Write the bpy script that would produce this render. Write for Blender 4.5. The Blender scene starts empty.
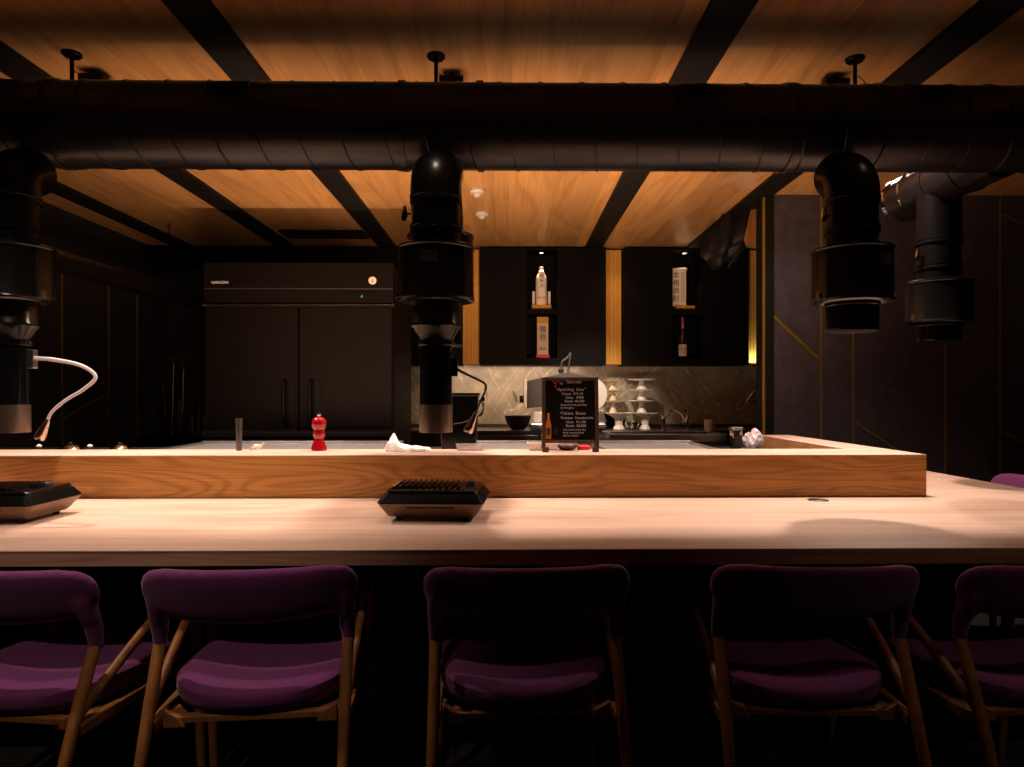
import bpy, bmesh, math, random
from mathutils import Vector, Matrix
random.seed(7)
PI = math.pi
C = bpy.context.scene.collection
F = 683.0; TH = 0.0133; HZ = 395.0; HC = 1.17

# ---------------------------------------------------------------- helpers
def at(px, py, y):
    """photo pixel -> point in the room on the plane y = const"""
    t = (px - 518.1) / F
    # xc = t*yc ; x = xc cos + yc sin ; y = -xc sin + yc cos
    yc = y / (math.cos(TH) - t * math.sin(TH)); xc = t * yc
    return Vector((xc * math.cos(TH) + yc * math.sin(TH), y, HC - (py - HZ) / F * yc))
def X(px, y): return at(px, 400, y).x
def Z(px, py, y): return at(px, py, y).z

def thing(name, label, cat, loc=(0, 0, 0), rz=0, group=None):
    o = bpy.data.objects.new(name, None); C.objects.link(o)
    o.empty_display_size = .05
    o.location = loc; o.rotation_euler = (0, 0, rz)
    o['label'] = label; o['category'] = cat
    if group: o['group'] = group
    return o
def tag(o, label, cat, group=None, kind=None):
    o['label'] = label; o['category'] = cat
    if group: o['group'] = group
    if kind: o['kind'] = kind
    return o
def obj(name, bm, mat, parent=None, smooth=False, loc=None, rot=None, bevel=0, seg=2):
    me = bpy.data.meshes.new(name)
    bmesh.ops.recalc_face_normals(bm, faces=bm.faces)
    bm.to_mesh(me); bm.free()
    me.materials.append(mat)
    if smooth:
        for p in me.polygons: p.use_smooth = True
        try: me.set_sharp_from_angle(angle=math.radians(38))
        except Exception: pass
    o = bpy.data.objects.new(name, me); C.objects.link(o)
    if parent: o.parent = parent
    if loc: o.location = loc
    if rot: o.rotation_euler = rot
    if bevel:
        m = o.modifiers.new('bevel', 'BEVEL'); m.width = bevel; m.segments = seg; m.limit_method = 'ANGLE'
    return o
def struct(name, bm, mat, **k):
    o = obj(name, bm, mat, **k); o['kind'] = 'structure'; return o
def B(): return bmesh.new()
def box(bm, x0, x1, y0, y1, z0, z1):
    vs = [bm.verts.new(p) for p in ((x0,y0,z0),(x1,y0,z0),(x1,y1,z0),(x0,y1,z0),(x0,y0,z1),(x1,y0,z1),(x1,y1,z1),(x0,y1,z1))]
    for f in ((0,3,2,1),(4,5,6,7),(0,1,5,4),(1,2,6,5),(2,3,7,6),(3,0,4,7)): bm.faces.new([vs[i] for i in f])
    return bm
def bx(*a): return box(B(), *a)
def prism(bm, pts, a, b, axis='y'):
    """polygon pts (2-D) extruded from a to b along axis"""
    def P(u, v, w):
        return {'y': (u, w, v), 'x': (w, u, v), 'z': (u, v, w)}[axis]
    A = [bm.verts.new(P(u, v, a)) for u, v in pts]; Bv = [bm.verts.new(P(u, v, b)) for u, v in pts]
    n = len(pts)
    bm.faces.new(A); bm.faces.new(Bv[::-1])
    for i in range(n): bm.faces.new((A[i], A[(i+1) % n], Bv[(i+1) % n], Bv[i]))
    return bm
def lathe(prof, n=40, bm=None, c=(0, 0, 0), close=True):
    bm = bm or B(); rings = []
    for r, z in prof:
        if r < 1e-5: rings.append([bm.verts.new((c[0], c[1], c[2] + z))])
        else: rings.append([bm.verts.new((c[0] + r*math.cos(2*PI*i/n), c[1] + r*math.sin(2*PI*i/n), c[2] + z)) for i in range(n)])
    for a, b in zip(rings, rings[1:]):
        for i in range(n):
            j = (i+1) % n
            if len(a) == 1 and len(b) == 1: continue
            if len(a) == 1: bm.faces.new((a[0], b[i], b[j]))
            elif len(b) == 1: bm.faces.new((a[i], a[j], b[0]))
            else: bm.faces.new((a[i], a[j], b[j], b[i]))
    if close:
        for r in (rings[0], rings[-1]):
            if len(r) > 2: bm.faces.new(r)
    return bm
def tube(pts, rad, n=12, bm=None, cap=True, flat=1.0):
    """sweep a circle (or an oval, flat<1) along pts; rad is a number or a list"""
    bm = bm or B(); pts = [Vector(p) for p in pts]; m = len(pts)
    if not isinstance(rad, (list, tuple)): rad = [rad]*m
    T = []
    for i in range(m):
        d = (pts[min(i+1, m-1)] - pts[max(i-1, 0)]); T.append(d.normalized())
    up = Vector((0, 0, 1)) if abs(T[0].z) < .9 else Vector((1, 0, 0))
    N = (up - T[0]*up.dot(T[0])).normalized(); rings = []
    for i in range(m):
        N = (N - T[i]*N.dot(T[i])).normalized(); Bn = T[i].cross(N)
        rings.append([bm.verts.new(pts[i] + (N*math.cos(2*PI*k/n) + Bn*flat*math.sin(2*PI*k/n))*rad[i]) for k in range(n)])
    for a, b in zip(rings, rings[1:]):
        for k in range(n): bm.faces.new((a[k], a[(k+1) % n], b[(k+1) % n], b[k]))
    if cap: bm.faces.new(rings[0]); bm.faces.new(rings[-1])
    return bm
def bez(p, n=16):
    """Catmull-Rom through the points"""
    p = [Vector(q) for q in p]; q = [2*p[0]-p[1]] + p + [2*p[-1]-p[-2]]; out = []
    for i in range(1, len(q)-2):
        for k in range(n):
            t = k/n; a, b, c, d = q[i-1], q[i], q[i+1], q[i+2]
            out.append(.5*((2*b) + (c-a)*t + (2*a-5*b+4*c-d)*t*t + (3*b-a-3*c+d)*t**3))
    out.append(p[-1]); return out
def text(name, body, size, mat, parent, loc, rot=(PI/2, 0, 0), align='LEFT', ext=.0006):
    cu = bpy.data.curves.new(name, 'FONT'); cu.body = body; cu.size = size; cu.extrude = ext; cu.align_x = align
    cu.resolution_u = 3
    t = bpy.data.objects.new(name, cu); C.objects.link(t)
    dg = bpy.context.evaluated_depsgraph_get(); dg.update()
    me = bpy.data.meshes.new_from_object(t.evaluated_get(dg))
    bpy.data.objects.remove(t)
    me.materials.clear(); me.materials.append(mat)
    o = bpy.data.objects.new(name, me); C.objects.link(o)
    o.parent = parent; o.location = loc; o.rotation_euler = rot
    return o
def baked(bm, mods):
    """run modifiers on a mesh and give back the finished bmesh"""
    me = bpy.data.meshes.new('t'); bm.to_mesh(me); bm.free()
    o = bpy.data.objects.new('t', me); C.objects.link(o)
    for kind, kw in mods:
        m = o.modifiers.new('m', kind)
        for k, v in kw.items(): setattr(m, k, v)
    dg = bpy.context.evaluated_depsgraph_get(); dg.update()
    out = bpy.data.meshes.new_from_object(o.evaluated_get(dg))
    bpy.data.objects.remove(o)
    b = B(); b.from_mesh(out); return b

# ---------------------------------------------------------------- materials
def mat(name, col, rough=.5, metal=0, spec=.5, coat=0, trans=0, emis=None, es=0, bump=None, sheen=0, noise=None):
    m = bpy.data.materials.new(name); m.use_nodes = True
    nt = m.node_tree; b = nt.nodes['Principled BSDF']
    b.inputs['Base Color'].default_value = (*col, 1); b.inputs['Roughness'].default_value = rough
    b.inputs['Metallic'].default_value = metal; b.inputs['Specular IOR Level'].default_value = spec
    b.inputs['Coat Weight'].default_value = coat; b.inputs['Transmission Weight'].default_value = trans
    b.inputs['Sheen Weight'].default_value = sheen
    if emis: b.inputs['Emission Color'].default_value = (*emis, 1); b.inputs['Emission Strength'].default_value = es
    if bump or noise:
        tc = nt.nodes.new('ShaderNodeTexCoord'); n = nt.nodes.new('ShaderNodeTexNoise')
        sc, st, dist = bump or (40, 0, .001)
        n.inputs['Scale'].default_value = sc; n.inputs['Detail'].default_value = 5
        nt.links.new(tc.outputs['Object'], n.inputs['Vector'])
        if bump:
            bp = nt.nodes.new('ShaderNodeBump'); bp.inputs['Strength'].default_value = st; bp.inputs['Distance'].default_value = dist
            nt.links.new(n.outputs['Fac'], bp.inputs['Height']); nt.links.new(bp.outputs['Normal'], b.inputs['Normal'])
        if noise:
            n2 = nt.nodes.new('ShaderNodeTexNoise'); n2.inputs['Scale'].default_value = noise[1]; n2.inputs['Detail'].default_value = 6
            nt.links.new(tc.outputs['Object'], n2.inputs['Vector'])
            r = nt.nodes.new('ShaderNodeValToRGB'); r.color_ramp.elements[0].position = .35; r.color_ramp.elements[1].position = .68
            r.color_ramp.elements[0].color = (*col, 1); r.color_ramp.elements[1].color = (*noise[0], 1)
            nt.links.new(n2.outputs['Fac'], r.inputs['Fac']); nt.links.new(r.outputs['Color'], b.inputs['Base Color'])
    return m
def wood(name, light, dark, axis='x', lines=9, fig=(0.35, 3.0), fine=90, rough=.42, amt=.5, plank=None, bump=.1):
    """grain from the contours of a stretched noise plus fine fibres; axis = grain direction"""
    m = bpy.data.materials.new(name); m.use_nodes = True
    nt = m.node_tree; N = nt.nodes; L = nt.links; b = N['Principled BSDF']
    tc = N.new('ShaderNodeTexCoord')
    def mapping(along, across):
        mp = N.new('ShaderNodeMapping'); i = 'xyz'.index(axis)
        s = [across]*3; s[i] = along; mp.inputs['Scale'].default_value = s
        return mp
    src = tc.outputs['Object']
    if plank:       # every plank gets its own piece of figure
        w, ax = plank
        sp = N.new('ShaderNodeSeparateXYZ'); L.new(src, sp.inputs[0])
        dv = N.new('ShaderNodeMath'); dv.operation = 'DIVIDE'; dv.inputs[1].default_value = w; L.new(sp.outputs['XYZ'.index(ax.upper())], dv.inputs[0])
        fl = N.new('ShaderNodeMath'); fl.operation = 'FLOOR'; L.new(dv.outputs[0], fl.inputs[0])
        wn = N.new('ShaderNodeTexWhiteNoise'); wn.noise_dimensions = '1D'; L.new(fl.outputs[0], wn.inputs['W'])
        vm = N.new('ShaderNodeVectorMath'); vm.operation = 'MULTIPLY_ADD'; vm.inputs[1].default_value = (9, 9, 9)
        L.new(wn.outputs['Color'], vm.inputs[0]); L.new(src, vm.inputs[2]); src = vm.outputs[0]
    m1 = mapping(*fig); L.new(src, m1.inputs[0])
    n1 = N.new('ShaderNodeTexNoise'); n1.inputs['Scale'].default_value = 1; n1.inputs['Detail'].default_value = 2; n1.inputs['Distortion'].default_value = .4
    L.new(m1.outputs[0], n1.inputs['Vector'])
    mu = N.new('ShaderNodeMath'); mu.operation = 'MULTIPLY'; mu.inputs[1].default_value = lines*2*PI; L.new(n1.outputs['Fac'], mu.inputs[0])
    sn = N.new('ShaderNodeMath'); sn.operation = 'SINE'; L.new(mu.outputs[0], sn.inputs[0])
    mr = N.new('ShaderNodeMapRange'); mr.inputs[1].default_value = -1; L.new(sn.outputs[0], mr.inputs[0])
    pw = N.new('ShaderNodeMath'); pw.operation = 'POWER'; pw.inputs[1].default_value = 2.2; L.new(mr.outputs[0], pw.inputs[0])
    m2 = mapping(1.6, fine); L.new(src, m2.inputs[0])
    n2 = N.new('ShaderNodeTexNoise'); n2.inputs['Scale'].default_value = 1; n2.inputs['Detail'].default_value = 6; L.new(m2.outputs[0], n2.inputs['Vector'])
    ad = N.new('ShaderNodeMath'); ad.operation = 'MULTIPLY_ADD'; ad.inputs[1].default_value = amt
    L.new(pw.outputs[0], ad.inputs[0])
    s2 = N.new('ShaderNodeMapRange'); s2.inputs[1].default_value = .35; s2.inputs[2].default_value = .75; s2.inputs[4].default_value = .55; L.new(n2.outputs['Fac'], s2.inputs[0])
    L.new(s2.outputs[0], ad.inputs[2])
    mx = N.new('ShaderNodeMix'); mx.data_type = 'RGBA'; mx.inputs[6].default_value = (*light, 1); mx.inputs[7].default_value = (*dark, 1)
    L.new(ad.outputs[0], mx.inputs[0]); L.new(mx.outputs[2], b.inputs['Base Color'])
    if plank:
        hs = N.new('ShaderNodeHueSaturation'); L.new(mx.outputs[2], hs.inputs['Color'])
        r2 = N.new('ShaderNodeMapRange'); r2.inputs[3].default_value = .82; r2.inputs[4].default_value = 1.12; L.new(wn.outputs['Value'], r2.inputs[0])
        L.new(r2.outputs[0], hs.inputs['Value']); L.new(hs.outputs[0], b.inputs['Base Color'])
    bp = N.new('ShaderNodeBump'); bp.inputs['Strength'].default_value = bump; bp.inputs['Distance'].default_value = .001
    L.new(n2.outputs['Fac'], bp.inputs['Height']); L.new(bp.outputs[0], b.inputs['Normal'])
    b.inputs['Roughness'].default_value = rough
    return m
def marble(name):
    m = bpy.data.materials.new(name); m.use_nodes = True
    nt = m.node_tree; N = nt.nodes; L = nt.links; b = N['Principled BSDF']
    tc = N.new('ShaderNodeTexCoord')
    def vein(sc, rot, width, dist):
        m0 = N.new('ShaderNodeMapping'); m0.inputs['Rotation'].default_value = (0, rot, 0)
        L.new(tc.outputs['Object'], m0.inputs[0])
        mp = N.new('ShaderNodeMapping'); mp.inputs['Scale'].default_value = (7, 1, .9); L.new(m0.outputs[0], mp.inputs[0])
        n = N.new('ShaderNodeTexNoise'); n.inputs['Scale'].default_value = sc; n.inputs['Detail'].default_value = 5; n.inputs['Distortion'].default_value = dist
        L.new(mp.outputs[0], n.inputs['Vector'])
        s = N.new('ShaderNodeMath'); s.operation = 'SUBTRACT'; s.inputs[1].default_value = .5; L.new(n.outputs['Fac'], s.inputs[0])
        a = N.new('ShaderNodeMath'); a.operation = 'ABSOLUTE'; L.new(s.outputs[0], a.inputs[0])
        r = N.new('ShaderNodeMapRange'); r.inputs[2].default_value = width; r.inputs[3].default_value = 1; r.inputs[4].default_value = 0; L.new(a.outputs[0], r.inputs[0])
        return r.outputs[0]
    v1 = vein(.8, .6, .008, .5); v2 = vein(.55, -.65, .006, .3)
    v = N.new('ShaderNodeMath'); v.operation = 'MAXIMUM'; L.new(v1, v.inputs[0]); L.new(v2, v.inputs[1])
    n3 = N.new('ShaderNodeTexNoise'); n3.inputs['Scale'].default_value = 5; n3.inputs['Detail'].default_value = 8; L.new(tc.outputs['Object'], n3.inputs['Vector'])
    rp = N.new('ShaderNodeValToRGB'); rp.color_ramp.elements[0].color = (.21, .17, .125, 1); rp.color_ramp.elements[1].color = (.38, .315, .24, 1)
    rp.color_ramp.elements[0].position = .35; rp.color_ramp.elements[1].position = .7
    L.new(n3.outputs['Fac'], rp.inputs[0])
    vm = N.new('ShaderNodeMath'); vm.operation = 'MULTIPLY'; vm.inputs[1].default_value = .55; L.new(v.outputs[0], vm.inputs[0]); vm.inputs[1].default_value = .8
    mx = N.new('ShaderNodeMix'); mx.data_type = 'RGBA'; mx.inputs[7].default_value = (.62, .56, .45, 1)
    L.new(vm.outputs[0], mx.inputs[0]); L.new(rp.outputs[0], mx.inputs[6]); L.new(mx.outputs[2], b.inputs['Base Color'])
    b.inputs['Roughness'].default_value = .3
    return m

M = dict(
    ceil=wood('ceiling_oak', (.52, .275, .10), (.27, .125, .036), 'y', lines=7, fig=(.5, 3.2), fine=70, rough=.38, amt=.35, plank=(.3, 'x')),
    top=wood('counter_ash', (.66, .47, .39), (.42, .26, .185), 'x', lines=5, fig=(.5, 2.6), fine=60, rough=.5, amt=.35, bump=.08),
    edge=wood('counter_edge', (.34, .20, .12), (.17, .09, .05), 'x', lines=6, fig=(.6, 20), fine=120, rough=.55, amt=.4),
    ledge=wood('ledge_oak', (.56, .26, .06), (.28, .105, .02), 'x', lines=22, fig=(.75, 6.0), fine=150, rough=.5, amt=.48),
    ledge_y=wood('ledge_oak_return', (.60, .30, .12), (.34, .14, .05), 'y', lines=9, fig=(.9, 5.5), fine=85, rough=.5, amt=.45),
    leg=wood('chair_oak', (.30, .12, .034), (.16, .058, .016), 'z', lines=5, fig=(2, 14), fine=220, rough=.42, amt=.4),
    blk=mat('black_paint', (.003, .0025, .0025), .3, spec=.13, bump=(25, .05, .002)),
    blkgloss=mat('black_enamel', (.003, .003, .0033), .2, spec=.35),
    duct=mat('duct_black', (.009, .0065, .0065), .3, spec=.4, metal=0, bump=(12, .08, .003)),
    beam=mat('beam_black', (.0045, .0035, .003), .6, spec=.25),
    wall=mat('wall_black', (.014, .012, .013), .7, bump=(60, .3, .002), noise=((.02, .017, .019), 3)),
    partition=mat('partition_vinyl', (.040, .032, .039), .55, bump=(90, .45, .002), noise=((.064, .052, .062), 14)),
    cab=mat('cabinet_black', (.0025, .0016, .0016), .55, spec=.08),
    gold=mat('gold_trim', (.34, .22, .025), .4, metal=.6),
    brass=mat('brass_slats', (.58, .28, .035), .55),
    floor=mat('floor_stone', (.022, .019, .018), .6, spec=.2, bump=(50, .3, .002), noise=((.045, .04, .038), 9)),
    steel=mat('brushed_steel', (.55, .53, .52), .3, metal=1, bump=(30, .05, .001)),
    dsteel=mat('dark_steel', (.16, .145, .14), .35, metal=.9),
    fridge=mat('fridge_steel', (.0042, .0025, .002), .6, spec=.06, metal=0, bump=(70, .08, .001)),
    plate=mat('teppan_steel', (.42, .40, .42), .4, metal=.6),
    chrome=mat('chrome', (.8, .78, .76), .12, metal=1),
    silver=mat('tube_end_steel', (.24, .18, .135), .34, metal=.85),
    copper=mat('lamp_head_chrome', (.80, .62, .52), .25, metal=1),
    bronze=mat('grill_body_bronze', (.20, .12, .075), .38, metal=.75),
    rim=mat('rim_black', (.003, .003, .003), .45, spec=.03),
    slicer=mat('slicer_grey', (.07, .06, .05), .5),
    purple=mat('purple_wool', (.135, .015, .115), .85, sheen=.15, bump=(350, .35, .0015)),
    white=mat('white_ceramic', (.80, .76, .70), .3),
    dwhite=mat('detector_plastic', (.42, .38, .35), .5),
    cream=mat('cream_ceramic', (.74, .60, .40), .35),
    cloth=mat('white_cloth', (.85, .82, .80), .9, bump=(60, .3, .004)),
    red=mat('red_lacquer', (.36, .004, .010), .12, coat=.8),
    redp=mat('red_plastic', (.6, .02, .03), .5),
    pink=mat('pink_plastic', (.75, .12, .32), .5),
    chalk=mat('chalkboard', (.004, .004, .005), .8, spec=.15),
    frame=wood('sign_wood', (.09, .04, .024), (.045, .018, .011), 'z', lines=4, fig=(2, 12), fine=200, rough=.5),
    ink=mat('chalk_ink', (.62, .58, .60), .9),
    redink=mat('red_ink', (.65, .03, .05), .8),
    black_ink=mat('black_ink', (.02, .015, .015), .8),
    paper=mat('label_paper', (.62, .50, .40), .8),
    amber=mat('amber_glass', (.65, .24, .04), .2),
    whitepaper=mat('wrapped_paper', (.80, .70, .62), .7),
    bottle=mat('dark_bottle', (.02, .01, .012), .12, coat=.5),
    purplecap=mat('purple_foil', (.22, .05, .20), .35, metal=.5),
    rubber=mat('rubber', (.012, .012, .012), .7),
    glass=mat('clear_glass', (.9, .9, .9), .05, trans=1),
    bagclear=mat('crinkled_film', (.80, .72, .76), .18, trans=.35),
    plastic=mat('clear_plastic', (.85, .78, .80), .25, trans=.75),
    whitecable=mat('white_cable', (.82, .76, .78), .35),
    lampglass=mat('lamp_lit', (1, .9, .8), .4, emis=(1, .85, .7), es=4),
    led=mat('green_display', (.05, .3, .1), .4, emis=(.1, .8, .3), es=.25),
    marble=marble('backsplash_marble'),
    bag=mat('black_bag', (.007, .0055, .007), .55, spec=.2, bump=(9, .6, .02)),
    sticker=mat('grey_sticker', (.018, .016, .016), .6, spec=.15),
)
# ================================================================= SETTING
ZC = 2.50; XL, XR, YF, YB = -3.2, 3.62, -2.0, 6.4
struct('floor', bx(XL-.1, XR+.1, YF-.1, YB+.1, -.1, 0), M['floor'])
struct('ceiling', bx(XL-.1, XR+.1, YF-.1, YB+.1, ZC, ZC+.08), M['ceil'])
struct('wall_left', bx(XL-.1, XL, YF, YB, 0, ZC), M['wall'])
struct('wall_right', bx(XR, XR+.1, YF, YB, 0, ZC), M['wall'])
struct('wall_back', bx(XL-.1, XR+.1, YB, YB+.1, 0, ZC), M['wall'])
struct('wall_front', bx(XL-.1, XR+.1, YF-.1, YF, 0, ZC), M['wall'])
PX = X(763, 4.51)
struct('wall_partition', bx(PX, XR, 4.51, 4.61, 0, ZC), M['partition'])
K = 1.33
for i, k in enumerate((-2.17, -1.49, -.811, .566, 1.247, 1.93)):
    struct('trim_%d' % (i+1), bx(k*K-.075, k*K+.075, YF, 6.39, ZC-.022, ZC), M['beam'])
# gold inlay lines on the partition (setting trim) and on the left wall
def strip_on(bm, a, b, n, w=.011, t=.005):
    """thin bar from a to b lying on a surface with normal n"""
    a = Vector(a); b = Vector(b); d = (b-a).normalized(); n = Vector(n); s = d.cross(n).normalized()*w/2
    q = [a-s, a+s, b+s, b-s]; lo = [bm.verts.new(p) for p in q]; hi = [bm.verts.new(p+n*t) for p in q]
    bm.faces.new(lo[::-1]); bm.faces.new(hi)
    for i in range(4): bm.faces.new((lo[i], lo[(i+1) % 4], hi[(i+1) % 4], hi[i]))
ti = 7
def gold_partition(segs, w=.011):
    global ti
    bm = B()
    for (p0, p1) in segs:
        a = at(*p0, 4.51); b = at(*p1, 4.51); strip_on(bm, a, b, (0, -1, 0), w)
    struct('trim_%d' % ti, bm, M['gold']); ti += 1
for px in (821, 853, 945, 1000):
    x = X(px, 4.51); bm = B(); strip_on(bm, (x, 4.51, 0), (x, 4.51, ZC if px != 945 else ZC), (0, -1, 0)); struct('trim_%d' % ti, bm, M['gold']); ti += 1
gold_partition([((772, 315), (821, 361))], .016)
gold_partition([((853, 421), (897, 450))], .014)
gold_partition([((1001, 431), (1040, 450))])
gold_partition([((1002, 214), (1040, 232))])
struct('trim_%d' % ti, bx(PX-.006, PX+.010, 4.495, 4.510, 0, ZC), M['gold'], bevel=.002); ti += 1
struct('trim_%d' % ti, bx(PX-.006, PX-.0005, 4.512, 4.62, 0, ZC), M['beam']); ti += 1
struct('trim_%d' % ti, bx(PX+.0125, PX+.07, 4.502, 4.51, 0, ZC), M['beam']); ti += 1
for py in (4.93, 5.50, 5.92):
    bm = B(); strip_on(bm, (XL, py, 0), (XL, py, 2.2), (1, 0, 0), .014); struct('trim_%d' % ti, bm, M['gold']); ti += 1
for a, b in (((4.93, 1.0), (5.50, 1.19)), ((5.92, .93), (6.2, 1.05))):
    bm = B(); strip_on(bm, (XL, *a), (XL, *b), (1, 0, 0), .012); struct('trim_%d' % ti, bm, M['gold']); ti += 1

# ================================================================= COUNTER
CT = .773; Y0, Y1 = 1.76, 2.645; XO, XI = 1.63, 1.45; CR = 2.19
YE = 3.95
ct = thing('dining_counter', 'long pale wooden dining counter turning a corner to the right', 'counter', (0, 2.1, 0))
bm = prism(B(), [(XL+.002, Y0), (CR, Y0), (CR, YE), (XO-.12, YE), (XO-.12, Y1+.06), (XL+.002, Y1+.06)], CT-.005, CT, 'z')
bmesh.ops.translate(bm, verts=bm.verts, vec=(0, -2.1, 0))
obj('counter_top', bm, M['top'], ct, bevel=.002)
bm = prism(B(), [(XL+.002, Y0+.001), (CR-.001, Y0+.001), (CR-.001, YE), (XO-.1, YE), (XO-.1, Y1+.05), (XL+.002, Y1+.05)], CT-.042, CT-.0051, 'z')
bmesh.ops.translate(bm, verts=bm.verts, vec=(0, -2.1, 0))
obj('counter_edge', bm, M['edge'], ct, bevel=.001)
bm = bx(XL+.002, XO, 2.45-2.1, 2.64-2.1, .002, CT-.043); box(bm, XO-.1, XO+.05, 2.641-2.1, YE-2.1, .002, CT-.043)
obj('front_panel', bm, M['cab'], ct)
for x in (-2.3, -.93, .38, 1.45):
    obj('support_bracket', prism(B(), [(1.95-2.1, CT-.044), (2.448-2.1, CT-.044), (2.448-2.1, .45)], x-.02, x+.02, 'x'), M['beam'], ct)
g = obj('cable_grommet', lathe([(0, 0), (.036, 0), (.038, .0015), (.036, .003), (.028, .003), (.027, .001), (0, .001)], 32), M['dsteel'], None, True, (1.165, 2.56, CT))
tag(g, 'small round dark cable grommet set in counter near the raised corner', 'grommet')

LT = .934
lg = thing('raised_ledge', 'raised orange oak ledge box wrapping the kitchen side of the counter', 'ledge', (0, 2.8, CT))
obj('front_board', bx(XL+.002, XO, Y1-2.8, Y1+.03-2.8, .001, LT-CT-.001), M['ledge'], lg, bevel=.0015)
LB = 2.93
bm = prism(B(), [(XL+.002, Y1-2.8), (XO, Y1-2.8), (XO, YE-2.8), (XI, YE-2.8), (XI, LB-2.8), (XL+.002, LB-2.8)], LT-CT-.001, LT-CT+.004, 'z')
obj('ledge_top', bm, M['top'], lg, bevel=.0015)
bm = bx(XO-.03, XO, Y1+.031-2.8, YE-2.8, .001, LT-CT-.0015)
obj('side_board', bm, M['ledge_y'], lg)
bm = bx(XI, XI+.03, LB-2.8, YE-2.8, -.07, LT-CT-.0015); obj('inner_board', bm, M['ledge_y'], lg)
obj('inner_board', bx(XL+.002, XI, LB-.03-2.8, LB-2.8, -.07, LT-CT-.0015), M['ledge'], lg)

# kitchen cooking island behind the ledge
isl = thing('cooking_island', 'dark steel cooking island right behind the raised ledge', 'worktop', (-.9, 3.4, 0))
IZ = .872
obj('cabinet', bx(-2.29, 2.340, -.465, .5, .09, IZ-.03), M['dsteel'], isl)
obj('plinth', bx(-2.25, 2.3, -.44, .45, .001, .09), M['beam'], isl)
obj('worktop', bx(-2.295, 2.345, -.4655, .54, IZ-.029, IZ), M['dsteel'], isl, bevel=.003)
def griddle_plate(px0, px1, label):
    y0, y1 = 3.06, 3.82
    a, b = X(px0, 3.6), X(px1, 3.6); w = (b-a)/2
    t = thing('teppan_griddle', label, 'griddle', ((a+b)/2, 3.44, IZ))
    obj('griddle_plate', prism(B(), [(-w, -.36), (w, -.36), (w-.02, .36), (-w+.02, .36)], .001, .028, 'z'), M['plate'], t, bevel=.004)
    bm = bx(-w+.02, w-.02, .34, .355, .0285, .045); box(bm, -w+.02, -w+.035, -.34, .339, .0285, .04); box(bm, w-.035, w-.02, -.34, .339, .0285, .04)
    obj('splash_rim', bm, M['steel'], t, bevel=.003)
    return t
griddle_plate(182, 402, 'wide grey steel teppan griddle behind the red pepper mill')
griddle_plate(592, 705, 'grey steel teppan griddle right of the menu board')
griddle_plate(455, 582, 'grey steel teppan griddle partly hidden behind the menu board')

# ================================================================= DUCTWORK
DY, DZ, DR = 2.52, 2.157, .155
d = thing('ventilation_duct', 'thick black spiral duct running across the room under the ceiling', 'duct', (0, DY, DZ))
def xcyl(x0, x1, r, n=56, bm=None, cy=0, cz=0):
    return tube([(x0, cy, cz), (x1, cy, cz)], r, n, bm)
obj('duct_tube', xcyl(XL+.002, XR-.002, DR-.003), M['duct'], d, True)
pitch = .148; pts = []
n = int((XR-XL-.02)/pitch*28)
for i in range(n):
    a = 2*PI*i/28; pts.append((XL+.01+pitch*i/28, (DR-.002)*math.cos(a), (DR-.002)*math.sin(a)))
obj('spiral_seam', tube(pts, .0034, 6), M['duct'], d, True)
for x in (X(395, 2.3), X(478, 2.3), X(20, 2.3), X(905, 2.3), X(812, 2.3)):
    bm = xcyl(x-.012, x+.012, DR+.003); obj('joint_collar', bm, M['duct'], d, True)
# hangers
for px, lab in ((72, 'black ceiling hanger rod above the duct, leftmost'), (436, 'black ceiling hanger rod above the duct at its middle'), (855, 'black ceiling hanger rod above the duct, rightmost')):
    y = 2.68; x = X(px, y)
    t = thing('duct_hanger', lab, 'hanger', (x, y, ZC), group=None)
    obj('ceiling_flange', lathe([(0, -.014), (.03, -.014), (.036, -.008), (.036, -.0005), (0, -.0005)], 28), M['blk'], t, True)
    obj('hanger_rod', tube([(0, 0, -.014), (0, 0, -.17), (0, -.09, -.215)], .008, 10), M['blk'], t, True)
    pts = [(.01 + .03*math.sin(a)+.01*a/3, -.002, -.10 + .028*math.cos(a*1.3) - .006*a) for a in [k*.35 for k in range(30)]]
    obj('wire', tube(pts, .0022, 6), M['rubber'], t, True)
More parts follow.
